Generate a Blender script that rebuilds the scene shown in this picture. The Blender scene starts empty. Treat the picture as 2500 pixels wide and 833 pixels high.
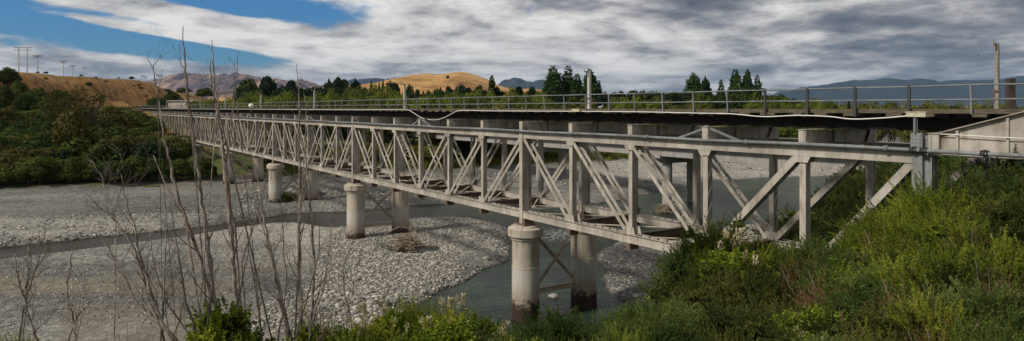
import bpy, bmesh, math, random
import numpy as np
from mathutils import Vector, Matrix
C = bpy.context.scene
COL = C.collection
R = math.radians
EYE = 14.0          # camera height above the river water
F = 1667.0          # focal length in photo pixels (photo 2500 wide), horizon at y = 264

# ------------------------------------------------------------------ camera
cd = bpy.data.cameras.new('camera'); cam = bpy.data.objects.new('camera', cd); COL.objects.link(cam)
cam.location = (0, 0, EYE); cam.rotation_euler = (R(90), 0, 0)
cd.sensor_width = 36; cd.lens = 36 * F / 2500; cd.shift_y = -(416.5 - 264) / 2500
cd.clip_start = .1; cd.clip_end = 60000
C.camera = cam
C.view_settings.view_transform = 'Standard'; C.view_settings.look = 'None'
C.view_settings.exposure = 0.0; C.view_settings.gamma = 1
C.cycles.use_denoising = True
C.cycles.max_bounces = 6; C.cycles.diffuse_bounces = 3; C.cycles.glossy_bounces = 3
C.cycles.transparent_max_bounces = 6; C.cycles.volume_bounces = 1; C.cycles.transmission_bounces = 3
C.cycles.caustics_reflective = False; C.cycles.caustics_refractive = False
C.render.resolution_x = 1024; C.render.resolution_y = 341

# ------------------------------------------------------------------ node helper
class NT:
    def __init__(s, nt): s.nt = nt; s.n = nt.nodes; s.l = nt.links
    def put(s, sock, v):
        if v is None: return
        if isinstance(v, bpy.types.NodeSocket): s.l.new(v, sock)
        elif isinstance(v, (tuple, list)):
            v = tuple(v)
            if len(v) == 3 and sock.type == 'RGBA': v = v + (1,)
            sock.default_value = v
        else: sock.default_value = v
    def m(s, op, a, b=None, c=None, clamp=False):
        n = s.n.new('ShaderNodeMath'); n.operation = op; n.use_clamp = clamp
        s.put(n.inputs[0], a); s.put(n.inputs[1], b); s.put(n.inputs[2], c); return n.outputs[0]
    def vm(s, op, a, b=None):
        n = s.n.new('ShaderNodeVectorMath'); n.operation = op
        s.put(n.inputs[0], a); s.put(n.inputs[1], b); return n.outputs[0]
    def scale(s, a, k):
        n = s.n.new('ShaderNodeVectorMath'); n.operation = 'SCALE'; s.put(n.inputs[0], a); s.put(n.inputs[3], k); return n.outputs[0]
    def xyz(s, v):
        n = s.n.new('ShaderNodeSeparateXYZ'); s.put(n.inputs[0], v); return n.outputs
    def comb(s, x, y, z):
        n = s.n.new('ShaderNodeCombineXYZ'); s.put(n.inputs[0], x); s.put(n.inputs[1], y); s.put(n.inputs[2], z); return n.outputs[0]
    def noise(s, vec, scale, detail=4, rough=.55, dist=0, col=False):
        n = s.n.new('ShaderNodeTexNoise'); s.put(n.inputs['Vector'], vec)
        n.inputs['Scale'].default_value = scale; n.inputs['Detail'].default_value = detail
        n.inputs['Roughness'].default_value = rough; n.inputs['Distortion'].default_value = dist
        return n.outputs[1] if col else n.outputs[0]
    def voro(s, vec, scale, feat='F1', out='Distance', rnd=1):
        n = s.n.new('ShaderNodeTexVoronoi'); n.feature = feat; s.put(n.inputs['Vector'], vec)
        n.inputs['Scale'].default_value = scale; n.inputs['Randomness'].default_value = rnd
        return n.outputs[out]
    def ramp(s, f, pts, mode='LINEAR'):
        n = s.n.new('ShaderNodeValToRGB'); s.put(n.inputs[0], f); cr = n.color_ramp; cr.interpolation = mode
        while len(cr.elements) < len(pts): cr.elements.new(.5)
        for e, (p, c) in zip(cr.elements, pts):
            e.position = p
            e.color = (c, c, c, 1) if isinstance(c, (int, float)) else tuple(c) + (1,)
        return n.outputs[0]
    def smooth(s, x, a, b, c=0., d=1.):
        n = s.n.new('ShaderNodeMapRange'); n.interpolation_type = 'SMOOTHSTEP'
        s.put(n.inputs[0], x)
        for i, v in enumerate((a, b, c, d)): n.inputs[i + 1].default_value = v
        return n.outputs[0]
    def mix(s, f, a, b, mode='MIX'):
        n = s.n.new('ShaderNodeMix'); n.data_type = 'RGBA'; n.blend_type = mode
        s.put(n.inputs[0], f); s.put(n.inputs[6], a); s.put(n.inputs[7], b); return n.outputs[2]
    def bump(s, h, strength, dist=.05):
        n = s.n.new('ShaderNodeBump'); s.put(n.inputs['Height'], h)
        s.put(n.inputs['Strength'], strength); n.inputs['Distance'].default_value = dist; return n.outputs[0]

# ------------------------------------------------------------------ world: Nishita sky under a deck of cloud
SUN_EL, SUN_AZ = 40, 238      # degrees; azimuth clockwise from +Y: behind the camera, to the left
w = bpy.data.worlds.new('World'); C.world = w; w.use_nodes = True
t = NT(w.node_tree); t.n.clear()
out = t.n.new('ShaderNodeOutputWorld'); bg = t.n.new('ShaderNodeBackground')
sky = t.n.new('ShaderNodeTexSky'); sky.sky_type = 'NISHITA'; sky.sun_disc = False
sky.sun_elevation = R(SUN_EL); sky.sun_rotation = R(SUN_AZ); sky.altitude = 50
tc = t.n.new('ShaderNodeTexCoord'); D = tc.outputs['Generated']
dx, dy, dz = t.xyz(D)
hl = t.m('SQRT', t.m('ADD', t.m('MULTIPLY', dx, dx), t.m('MULTIPLY', dy, dy)))
el = t.m('MAXIMUM', t.m('DIVIDE', dz, t.m('MAXIMUM', hl, .02)), 0)
az = t.m('ARCTAN2', dx, dy)
k = t.m('DIVIDE', 1.0, t.m('ADD', el, .12))
P = t.comb(t.m('MULTIPLY', az, 6.5), t.m('MULTIPLY', t.m('LOGARITHM', t.m('ADD', el, .06), 2.71828), 3.9), t.m('MULTIPLY', az, 1.3))
warp = t.noise(P, .7, 3, .5, 0, True)
P2 = t.vm('ADD', P, t.scale(t.vm('SUBTRACT', warp, (.5, .5, .5)), .7))
n1 = t.noise(P2, 1.0, 9, .60)
n2 = t.noise(t.vm('ADD', P2, (7.3, 2.1, 4)), 1.5, 9, .60)
n3 = t.noise(t.vm('ADD', P, (3.3, 9.1, 1)), .55, 4, .5)
def gz(px, py, sx, sy, rot, amp):
    a0 = math.atan((px - 1250) / F); e0 = (264 - py) / F * math.cos(a0)
    x = t.m('SUBTRACT', az, a0); y = t.m('SUBTRACT', el, e0)
    c, s_ = math.cos(rot), math.sin(rot)
    xr = t.m('ADD', t.m('MULTIPLY', x, c * F / sx), t.m('MULTIPLY', y, -s_ * F / sx))
    yr = t.m('ADD', t.m('MULTIPLY', x, s_ * F / sy), t.m('MULTIPLY', y, c * F / sy))
    q = t.m('ADD', t.m('MULTIPLY', xr, xr), t.m('MULTIPLY', yr, yr))
    return t.m('MULTIPLY', t.m('EXPONENT', t.m('MULTIPLY', q, -1)), amp)
def addall(ls):
    r = ls[0]
    for q in ls[1:]: r = t.m('ADD', r, q)
    return r
# where the cloud thins to blue (negative) and where streaks cross it (positive)
holes = addall([
    gz(60, 60, 330, 48, .04, -.62), gz(330, 105, 220, 22, .12, -.50), gz(600, 8, 250, 32, .12, -.75),
    gz(600, 138, 150, 20, .1, -.26), gz(20, 8, 150, 26, 0, -.5), gz(1290, 20, 60, 26, .3, -.12),
    gz(240, 14, 260, 15, .10, .50), gz(560, 60, 260, 20, .17, .45), gz(300, 62, 300, 13, .14, .62), gz(100, 95, 160, 9, .05, .25),
    gz(560, 104, 90, 20, 0, .30), gz(120, 160, 420, 26, .03, .22), gz(2000, 120, 900, 260, 0, .45)])
dens = t.smooth(t.m('ADD', t.m('ADD', t.m('MULTIPLY', n1, 1.5), -.06), holes), .33, .64)
dark = addall([gz(2200, 70, 650, 150, 0, -.22), gz(2300, 150, 500, 60, 0, -.15), gz(1600, 110, 420, 90, .05, .10),
               gz(1650, 215, 900, 28, 0, .03), gz(1100, 50, 420, 60, .1, .13), gz(640, 100, 260, 40, .1, .16), gz(1250, 120, 600, 60, 0, .06),
               gz(100, 200, 700, 60, 0, -.03), gz(1930, 95, 100, 14, 0, .22), gz(2050, 180, 160, 12, 0, .12), gz(1290, 190, 400, 20, 0, -.05)])
br = t.m('ADD', t.m('ADD', t.m('MULTIPLY', n2, 1.6), t.m('MULTIPLY', n3, .75)), t.m('ADD', dark, -.56))
ccol = t.ramp(br, [(.12, (.075, .085, .105)), (.34, (.17, .18, .205)), (.50, (.34, .335, .345)), (.66, (.60, .585, .565)), (.88, (.88, .85, .81))])
skyb = t.mix(1.0, t.scale(sky.outputs[0], .085), (.17, .58, 1.04), 'MULTIPLY')
skyb = t.mix(t.smooth(el, .02, .12), t.mix(1., skyb, (1.15, 1.1, 1.0), 'MULTIPLY'), skyb)
allc = t.mix(dens, skyb, ccol)
# unseen cloud overhead, dimmed on purpose to weaken the ambient light
allc = t.mix(t.smooth(el, .25, .9), allc, t.mix(1., allc, (.70, .68, .66), 'MULTIPLY'))
t.put(bg.inputs[0], allc); bg.inputs[1].default_value = 1.0
t.l.new(bg.outputs[0], out.inputs[0])
# note: the sky texture itself enters at strength 0.085 above

sd = bpy.data.lights.new('sun', 'SUN'); sd.energy = 3.4; sd.angle = R(7); sd.color = (1, .93, .82)
so = bpy.data.objects.new('sun', sd); COL.objects.link(so)
sdir = Vector((math.sin(R(SUN_AZ)) * math.cos(R(SUN_EL)), math.cos(R(SUN_AZ)) * math.cos(R(SUN_EL)), math.sin(R(SUN_EL))))
so.rotation_euler = (-sdir).to_track_quat('-Z', 'Y').to_euler(); so.location = (0, -20, 60)

# ------------------------------------------------------------------ materials
def mat(name):
    m = bpy.data.materials.new(name); m.use_nodes = True; t = NT(m.node_tree); t.n.clear()
    o = t.n.new('ShaderNodeOutputMaterial'); b = t.n.new('ShaderNodeBsdfPrincipled')
    t.l.new(b.outputs[0], o.inputs[0]); t.o = o; t.b = b
    g = t.n.new('ShaderNodeNewGeometry'); t.pos = g.outputs['Position']; t.isl = g.outputs['Random Per Island']; t.nrm = g.outputs['Normal']
    return m, t
def setb(t, col=None, rough=None, spec=None, metal=None, bump=None):
    if col is not None: t.put(t.b.inputs['Base Color'], col)
    if rough is not None: t.put(t.b.inputs['Roughness'], rough)
    if spec is not None: t.put(t.b.inputs['Specular IOR Level'], spec)
    if metal is not None: t.put(t.b.inputs['Metallic'], metal)
    if bump is not None: t.put(t.b.inputs['Normal'], bump)
M = {}
def steel(name, base, rust=.5, rough=.6):
    m, t = mat(name)
    stretch = t.vm('MULTIPLY', t.pos, (1, 1, .25))
    a = t.noise(t.pos, .55, 5, .6); b = t.noise(stretch, 3.2, 6, .65); c = t.noise(t.pos, 14, 4, .7)
    tone = t.mix(t.smooth(a, .3, .7), tuple(x * .70 for x in base), tuple(min(1, x * 1.20) for x in base))
    tone = t.mix(t.m('MULTIPLY', t.smooth(b, .47, .66), .75), tone, tuple(x * f for x, f in zip(base, (.62, .56, .5))))
    r = t.m('MULTIPLY', t.smooth(t.m('ADD', t.m('MULTIPLY', b, .6), t.m('MULTIPLY', c, .4)), .59, .68), rust)
    tone = t.mix(r, tone, (.16, .085, .045))
    setb(t, tone, rough, .3, None, t.bump(c, .25, .01)); M[name] = m
steel('steel_paint', (.42, .385, .335), 1.0)
steel('steel_shadow_paint', (.24, .19, .15), .8)
steel('steel_grey', (.26, .27, .27), .3)
steel('galvanised', (.20, .215, .225), .3, .5)
steel('rusty_steel', (.15, .105, .08), .9)
steel('brace_steel', (.52, .45, .36), 1.0)
m, t = mat('black_timber')
a = t.noise(t.vm('MULTIPLY', t.pos, (1, 1, 6)), 2.5, 5, .6)
setb(t, t.ramp(a, [(.3, (.010, .009, .008)), (.7, (.032, .028, .025))]), .85, .2); M['black_timber'] = m
m, t = mat('weathered_timber')
a = t.noise(t.vm('MULTIPLY', t.pos, (1.2, 1.2, 12)), 2.2, 6, .65); b = t.noise(t.pos, .5, 3)
col = t.ramp(a, [(.3, (.045, .036, .027)), (.55, (.13, .11, .08)), (.75, (.24, .21, .16))])
setb(t, t.mix(t.m('MULTIPLY', t.smooth(b, .45, .7), .5), col, (.10, .085, .04)), .9, .2, None, t.bump(a, .4, .02)); M['weathered_timber'] = m
m, t = mat('dark_post_timber')
a = t.noise(t.vm('MULTIPLY', t.pos, (6, 6, .8)), 2.5, 5, .6)
setb(t, t.ramp(a, [(.3, (.03, .024, .02)), (.7, (.11, .08, .06))]), .9, .2); M['dark_post_timber'] = m

def concrete(name, base, stain=.6, wet=False):
    m, t = mat(name)
    st = t.vm('MULTIPLY', t.pos, (1, 1, .09)); z = t.xyz(t.pos)[2]
    a = t.noise(t.pos, .8, 5, .6); b = t.noise(st, 3.0, 6, .7); c = t.noise(t.pos, 9, 5, .65)
    col = t.mix(t.smooth(a, .3, .7), tuple(x * .82 for x in base), tuple(x * 1.12 for x in base))
    col = t.mix(t.m('MULTIPLY', t.smooth(b, .5, .66), stain), col, tuple(x * f for x, f in zip(base, (.50, .43, .33))))
    col = t.mix(t.m('MULTIPLY', t.smooth(c, .58, .72), .35), col, (.12, .10, .08))
    if wet:
        zz = t.m('ADD', z, t.m('MULTIPLY', t.m('SUBTRACT', t.noise(t.pos, 3.0, 6, .75), .5), 2.4))
        col = t.mix(t.smooth(z, 3.52, 3.40, 0, .55), col, (.50, .49, .47))
        col = t.mix(t.smooth(zz, 2.6, 1.4, 0, .6), col, (.26, .17, .11))
        col = t.mix(t.smooth(zz, 1.45, .95), col, (.045, .030, .024))
    setb(t, col, .85, .25, None, t.bump(c, .3, .02)); M[name] = m
concrete('pier_concrete', (.47, .42, .35), .9, True)
concrete('pale_concrete', (.46, .45, .43), .5)
concrete('road_concrete', (.33, .31, .29), .6)
concrete('pale_weathered', (.30, .28, .24), .8)
concrete('white_concrete', (.52, .50, .46), .5)
m, t = mat('white_plastic'); setb(t, (.75, .74, .70), .5); M['white_plastic'] = m
m, t = mat('cream_box'); setb(t, t.ramp(t.noise(t.pos, 8, 4), [(.3, (.45, .41, .28)), (.7, (.62, .57, .42))]), .6); M['cream_box'] = m
m, t = mat('black_rubber'); setb(t, (.015, .015, .016), .6); M['black_rubber'] = m
m, t = mat('rail_steel'); setb(t, (.22, .17, .13), .5, .5, .6); M['rail_steel'] = m
m, t = mat('ballast'); a = t.voro(t.pos, 6, out='Color'); setb(t, t.mix(.75, a, (.25, .24, .22)), .95); 
setb(t, t.ramp(t.noise(t.pos, 5, 4), [(.3, (.16, .15, .13)), (.7, (.34, .32, .29))])); M['ballast'] = m
m, t = mat('dark_metal'); setb(t, (.045, .045, .047), .55); M['dark_metal'] = m
m, t = mat('feather'); setb(t, (.7, .7, .68), .7); M['feather'] = m
m, t = mat('dark_feather'); setb(t, (.04, .04, .045), .7); M['dark_feather'] = m

def leafmat(name, cols, nscale=.25, trans=.25, rough=.55):
    m, t = mat(name)
    oi = t.n.new('ShaderNodeObjectInfo')
    a = t.noise(t.pos, nscale, 4, .6)
    f = t.m('ADD', t.m('ADD', t.m('MULTIPLY', t.isl, .55), t.m('MULTIPLY', t.m('SUBTRACT', a, .5), 1.7)), t.m('ADD', .22, t.m('MULTIPLY', t.m('SUBTRACT', oi.outputs['Random'], .5), .22)))
    n = len(cols); col = t.ramp(f, [(i / (n - 1) * .9 + .05, c) for i, c in enumerate(cols)])
    setb(t, col, rough, .07)
    tr = t.n.new('ShaderNodeBsdfTranslucent'); t.put(tr.inputs[0], col)
    mx = t.n.new('ShaderNodeMixShader'); mx.inputs[0].default_value = trans
    t.l.new(t.b.outputs[0], mx.inputs[1]); t.l.new(tr.outputs[0], mx.inputs[2]); t.l.new(mx.outputs[0], t.o.inputs[0])
    M[name] = m
leafmat('willow_leaf', [(.035, .055, .010), (.085, .115, .018), (.15, .18, .028), (.24, .25, .045)], .12)
leafmat('olive_leaf', [(.03, .04, .010), (.07, .085, .018), (.13, .13, .03), (.19, .17, .05)], .15)
leafmat('poplar_leaf', [(.012, .028, .010), (.022, .048, .014), (.042, .08, .022), (.075, .12, .032)], .2)
leafmat('conifer_leaf', [(.006, .014, .008), (.012, .026, .012), (.022, .042, .017), (.04, .06, .025)], .2)
leafmat('bank_leaf', [(.010, .022, .005), (.028, .050, .010), (.065, .095, .016), (.13, .15, .03)], .12)
leafmat('brown_leaf', [(.025, .028, .008), (.05, .052, .012), (.09, .08, .02), (.14, .115, .03)], .3)
leafmat('scrub_leaf', [(.04, .06, .012), (.09, .11, .02), (.16, .17, .03), (.24, .22, .05)], .2)
leafmat('gorse_leaf', [(.018, .036, .009), (.055, .090, .022), (.12, .17, .04), (.24, .29, .09)], .55, .35)
leafmat('broom_leaf', [(.04, .06, .008), (.11, .15, .016), (.22, .26, .03), (.38, .38, .06)], .55, .35)
leafmat('dusky_leaf', [(.014, .022, .006), (.042, .058, .014), (.10, .115, .026), (.20, .185, .055)], .55, .3)
leafmat('broad_leaf', [(.024, .05, .006), (.09, .14, .014), (.22, .28, .028), (.46, .45, .06)], 1.2, .35, .35)
leafmat('dry_leaf', [(.08, .038, .018), (.17, .09, .04), (.26, .155, .075), (.34, .24, .13)], .9, .2)
leafmat('seed_head', [(.22, .19, .09), (.34, .30, .16), (.46, .42, .26), (.60, .56, .40)], 2, .3)
leafmat('straw', [(.10, .085, .03), (.19, .16, .05), (.28, .23, .09), (.36, .30, .14)], .5, .3)
m, t = mat('dead_bark')
a = t.noise(t.vm('MULTIPLY', t.pos, (5, 5, 1.2)), 4, 6, .7); b = t.noise(t.pos, 1.5, 4)
col = t.ramp(a, [(.34, (.05, .038, .03)), (.48, (.20, .17, .145)), (.62, (.42, .38, .335))])
setb(t, t.mix(t.m('MULTIPLY', t.smooth(b, .5, .65), .5), col, (.16, .07, .045)), .9, .2, None, t.bump(a, .5, .01)); M['dead_bark'] = m
m, t = mat('twig'); setb(t, t.ramp(t.noise(t.pos, 2.5, 4), [(.3, (.07, .05, .04)), (.7, (.23, .20, .175))]), .9, .2); M['twig'] = m
m, t = mat('trunk_bark'); setb(t, t.ramp(t.noise(t.pos, 3, 4), [(.3, (.04, .03, .02)), (.7, (.13, .10, .07))]), .95, .1); M['trunk_bark'] = m
m, t = mat('driftwood'); setb(t, t.ramp(t.noise(t.pos, 3, 5), [(.3, (.10, .07, .045)), (.7, (.40, .33, .25))]), .9, .15); M['driftwood'] = m

# cobbles
m, t = mat('cobble')
col = t.ramp(t.isl, [(0, (.09, .09, .085)), (.25, (.18, .18, .165)), (.55, (.30, .285, .25)), (.85, (.42, .395, .345)), (1, (.60, .57, .51))])
n = t.noise(t.pos, 6, 4, .7)
col = t.mix(t.smooth(t.xyz(t.pos)[2], .14, .03), col, t.mix(1., col, (.38, .36, .33), 'MULTIPLY'))
setb(t, t.mix(t.smooth(n, .45, .75, 0, .4), col, (.22, .20, .17)), .85, .3); M['cobble'] = m

# ground: zone colours come from mesh attributes (gravel / grass / clay / dirt)
m, t = mat('ground')
def attr(nm):
    a = t.n.new('ShaderNodeAttribute'); a.attribute_name = nm; return a.outputs['Fac']
fine = t.voro(t.pos, 4.5, out='Color'); fine2 = t.voro(t.pos, 12.0, out='Color')
fx = t.xyz(fine)[0]; fx2 = t.xyz(fine2)[0]
big = t.noise(t.vm('MULTIPLY', t.pos, (.45, 1.2, 1)), .12, 6, .62); mid = t.noise(t.pos, .9, 6, .65)
g0 = t.m('ADD', t.m('ADD', t.m('MULTIPLY', fx, .29), t.m('SUBTRACT', t.m('MULTIPLY', fx2, .34), .105)), t.m('ADD', t.m('MULTIPLY', big, .42), t.m('SUBTRACT', t.m('MULTIPLY', mid, .52), .15)))
gl = attr('pale')
g1 = t.m('ADD', g0, t.m('MULTIPLY', t.m('SUBTRACT', gl, .5), .42))
grav = t.ramp(g1, [(.24, (.055, .055, .050)), (.42, (.125, .126, .118)), (.58, (.20, .197, .18)), (.74, (.33, .31, .27)), (.9, (.48, .45, .39))])
z = t.xyz(t.pos)[2]
wetf = t.smooth(t.m('ADD', z, t.m('MULTIPLY', t.m('SUBTRACT', mid, .5), .12)), .13, .03)
grav = t.mix(attr('dirt'), grav, t.ramp(mid, [(.3, (.13, .115, .088)), (.7, (.25, .22, .17))]))
grav = t.mix(t.m('MULTIPLY', wetf, .75), grav, (.055, .052, .042))
gn = t.noise(t.pos, .35, 6, .65); gn2 = t.noise(t.pos, 2.5, 5, .7)
grass = t.ramp(t.m('ADD', t.m('MULTIPLY', gn, .6), t.m('MULTIPLY', gn2, .4)), [(.32, (.03, .045, .014)), (.5, (.075, .09, .022)), (.68, (.16, .15, .045))])
dry = t.ramp(t.m('ADD', t.m('MULTIPLY', gn, .5), t.m('MULTIPLY', gn2, .5)), [(.36, (.09, .045, .014)), (.47, (.21, .115, .036)), (.56, (.34, .21, .075)), (.7, (.45, .31, .13))])
cl = t.noise(t.vm('MULTIPLY', t.pos, (1, 1, .35)), .5, 7, .7)
clay = t.ramp(cl, [(.36, (.09, .04, .015)), (.5, (.24, .12, .042)), (.62, (.38, .22, .09))])
col = t.mix(attr('grass'), grav, grass); col = t.mix(attr('dry'), col, dry); col = t.mix(attr('clay'), col, clay)
bh = t.m('ADD', t.m('MULTIPLY', fx, .5), t.m('ADD', t.m('MULTIPLY', mid, 1.0), t.m('MULTIPLY', fx2, .35)))
setb(t, col, t.m('SUBTRACT', .92, t.m('MULTIPLY', wetf, .5)), .3, None, t.bump(bh, .5, .14)); M['ground'] = m

# river water
m, t = mat('water')
wn = t.noise(t.vm('MULTIPLY', t.pos, (1.2, .8, 1)), 2.2, 6, .65, .6); wn2 = t.noise(t.pos, .25, 4, .55)
px_, py_, pz_ = t.xyz(t.pos)
def blob(cx, cy, rx, ry):
    a = t.m('DIVIDE', t.m('SUBTRACT', px_, cx), rx); b = t.m('DIVIDE', t.m('SUBTRACT', py_, cy), ry)
    return t.m('EXPONENT', t.m('MULTIPLY', t.m('ADD', t.m('MULTIPLY', a, a), t.m('MULTIPLY', b, b)), -1))
rap = t.m('MAXIMUM', t.m('MAXIMUM', blob(4.8, 75, 4.5, 8), t.m('MULTIPLY', blob(22, 92, 16, 12), .35)), t.m('MULTIPLY', blob(7, 49, 5, 5), .35))
foam = t.smooth(t.m('ADD', t.m('MULTIPLY', t.noise(t.vm('MULTIPLY', t.pos, (1, .55, 1)), 2.6, 6, .72), .75), t.m('MULTIPLY', rap, .30)), .60, .78)
wcol = t.mix(t.smooth(wn2, .38, .62), (.010, .020, .014), (.030, .048, .032))
wcol = t.mix(t.smooth(px_, -2, -14), wcol, t.mix(wn2, (.018, .016, .012), (.045, .038, .028)))
col = t.mix(t.m('MULTIPLY', foam, t.smooth(rap, .05, .3)), wcol, (.62, .64, .62))
st = t.m('ADD', .42, t.m('MULTIPLY', rap, .6))
setb(t, col, t.m('ADD', .10, t.m('MULTIPLY', foam, .3)), .05, None, t.bump(wn, st, .12)); M['water'] = m

# far ranges
def rangemat(name, pts, sc, streak):
    m, t = mat(name)
    z = t.xyz(t.pos)[2]
    a = t.noise(t.pos, sc, 8, .65); b = t.noise(t.pos, sc * 6, 6, .65)
    setb(t, t.ramp(t.m('ADD', t.m('MULTIPLY', a, .6), t.m('MULTIPLY', b, .4)), pts), .95, .1); M[name] = m
rangemat('golden_hill', [(.36, (.17, .09, .035)), (.46, (.33, .18, .065)), (.54, (.47, .28, .105)), (.66, (.58, .39, .17))], .004, 1)  # dry grass gold, with the hill's sunlit brightness put into the colour
rangemat('bare_range', [(.40, (.07, .055, .07)), (.47, (.17, .115, .11)), (.53, (.34, .23, .17)), (.62, (.50, .37, .27))], .0011, 1)  # pinkish rock; violet shadow patches are painted in by the dark stops
rangemat('blue_range', [(.36, (.012, .022, .035)), (.5, (.02, .032, .045)), (.65, (.04, .05, .06))], .0008, 1)  # distance-haze blue and dimness under cloud are put into this base colour
HAZE = 2.1e-5
# ------------------------------------------------------------------ object helpers
def tag(o, label=None, cat=None, group=None, kind=None):
    if label: o['label'] = label
    if cat: o['category'] = cat
    if group: o['group'] = group
    if kind: o['kind'] = kind
    return o
WL = {}                       # world location of every parent (no parent is rotated while its parts are built)
def empty(name, loc, parent=None):
    o = bpy.data.objects.new(name, None); COL.objects.link(o); o.empty_display_size = .3
    WL[o.name] = Vector(loc)
    if parent: o.parent = parent; o.location = Vector(loc) - WL[parent.name]
    else: o.location = loc
    return o
class MB:
    """collects world-space geometry and links it as one mesh object"""
    def __init__(s): s.v = []; s.f = []
    def raw(s, vs, fs):
        b = len(s.v); s.v += [tuple(q) for q in vs]; s.f += [tuple(i + b for i in q) for q in fs]
    def hexa(s, p):     # 8 points: bottom ring 0-3, top ring 4-7
        s.raw(p, [(0, 3, 2, 1), (4, 5, 6, 7), (0, 1, 5, 4), (1, 2, 6, 5), (2, 3, 7, 6), (3, 0, 4, 7)])
    def bar(s, a, b, w, h, side=None):
        a, b = Vector(a), Vector(b); d = (b - a).normalized()
        if side is None:
            side = d.cross(Vector((0, 0, 1)))
            if side.length < 1e-4: side = Vector((1, 0, 0))
        side = (Vector(side) - d * Vector(side).dot(d)).normalized(); up = side.cross(d)
        p = []
        for e in (a, b):
            for i, j in ((-1, -1), (1, -1), (1, 1), (-1, 1)): p.append(e + side * (i * w / 2) + up * (j * h / 2))
        s.hexa(p)
    def tube(s, pts, rads, n=6, cap=True):
        pts = [Vector(p) for p in pts]; base = len(s.v); up = None
        for i, p in enumerate(pts):
            d = (pts[min(i + 1, len(pts) - 1)] - pts[max(i - 1, 0)])
            d = d.normalized() if d.length > 1e-9 else Vector((0, 0, 1))
            if up is None:
                up = d.cross(Vector((.13, .97, .21)))
                if up.length < .05: up = d.cross(Vector((1, 0, 0)))
            up = (up - d * up.dot(d)).normalized(); sd = d.cross(up)
            r = rads[i] if isinstance(rads, (list, tuple)) else rads
            for k in range(n):
                a = 2 * math.pi * k / n; s.v.append(tuple(p + up * (math.cos(a) * r) + sd * (math.sin(a) * r)))
        for i in range(len(pts) - 1):
            for k in range(n):
                k2 = (k + 1) % n
                s.f.append((base + i * n + k, base + i * n + k2, base + (i + 1) * n + k2, base + (i + 1) * n + k))
        if cap:
            s.f.append(tuple(base + k for k in range(n))[::-1]); e = base + (len(pts) - 1) * n
            s.f.append(tuple(e + k for k in range(n)))
    def lathe(s, cx, cy, prof, n=32):
        base = len(s.v)
        for r, z in prof:
            for k in range(n):
                a = 2 * math.pi * k / n; s.v.append((cx + r * math.cos(a), cy + r * math.sin(a), z))
        for i in range(len(prof) - 1):
            for k in range(n):
                k2 = (k + 1) % n; s.f.append((base + i * n + k, base + i * n + k2, base + (i + 1) * n + k2, base + (i + 1) * n + k))
        s.f.append(tuple(base + k for k in range(n))[::-1]); e = base + (len(prof) - 1) * n; s.f.append(tuple(e + k for k in range(n)))
    def build(s, name, mat, parent=None, smooth=False, origin=None):
        vs = np.array(s.v, dtype=np.float64)
        if origin is None:
            lo, hi = vs.min(0), vs.max(0); origin = ((lo[0] + hi[0]) / 2, (lo[1] + hi[1]) / 2, lo[2])
        origin = Vector(origin)
        me = bpy.data.meshes.new(name); me.from_pydata((vs - np.array(origin)).tolist(), [], s.f); me.update()
        me.materials.append(M[mat])
        if smooth: me.shade_smooth()
        o = bpy.data.objects.new(name, me); COL.objects.link(o); WL[o.name] = origin
        if parent: o.parent = parent; o.location = origin - WL[parent.name]
        else: o.location = origin
        return o
def fastmesh(name, V, nside, mat, smooth=False):
    """V: (n*nside, 3) array of independent n-gons"""
    n = len(V) // nside; me = bpy.data.meshes.new(name)
    me.vertices.add(len(V)); me.vertices.foreach_set('co', np.ascontiguousarray(V, dtype=np.float32).ravel())
    me.loops.add(len(V)); me.loops.foreach_set('vertex_index', np.arange(len(V), dtype=np.int32))
    me.polygons.add(n); me.polygons.foreach_set('loop_start', np.arange(0, len(V), nside, dtype=np.int32))
    me.polygons.foreach_set('loop_total', np.full(n, nside, dtype=np.int32))
    me.update(calc_edges=True); me.materials.append(M[mat])
    return me
def idxmesh(name, V, Fc, mat, smooth=False):
    nside = Fc.shape[1]; n = len(Fc); me = bpy.data.meshes.new(name)
    me.vertices.add(len(V)); me.vertices.foreach_set('co', np.ascontiguousarray(V, dtype=np.float32).ravel())
    me.loops.add(n * nside); me.loops.foreach_set('vertex_index', np.ascontiguousarray(Fc, dtype=np.int32).ravel())
    me.polygons.add(n); me.polygons.foreach_set('loop_start', np.arange(0, n * nside, nside, dtype=np.int32))
    me.polygons.foreach_set('loop_total', np.full(n, nside, dtype=np.int32))
    me.update(calc_edges=True); me.materials.append(M[mat])
    if smooth: me.shade_smooth()
    return me
def kids(o): return [c for c in bpy.data.objects if c.parent == o]
def copy_tree(o, off=(0, 0, 0), parent=None, children=None):
    c = o.copy(); COL.objects.link(c)
    c.location = o.location + Vector(off)
    if parent: c.parent = parent
    for ch in (children[o] if children and o in children else []):
        copy_tree(ch, (0, 0, 0), c, children)
    return c
def W(px, py, Z):             # photo pixel at a chosen distance -> world point
    return Vector(((px - 1250) / F * Z, Z, EYE - (py - 264) / F * Z))

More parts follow.
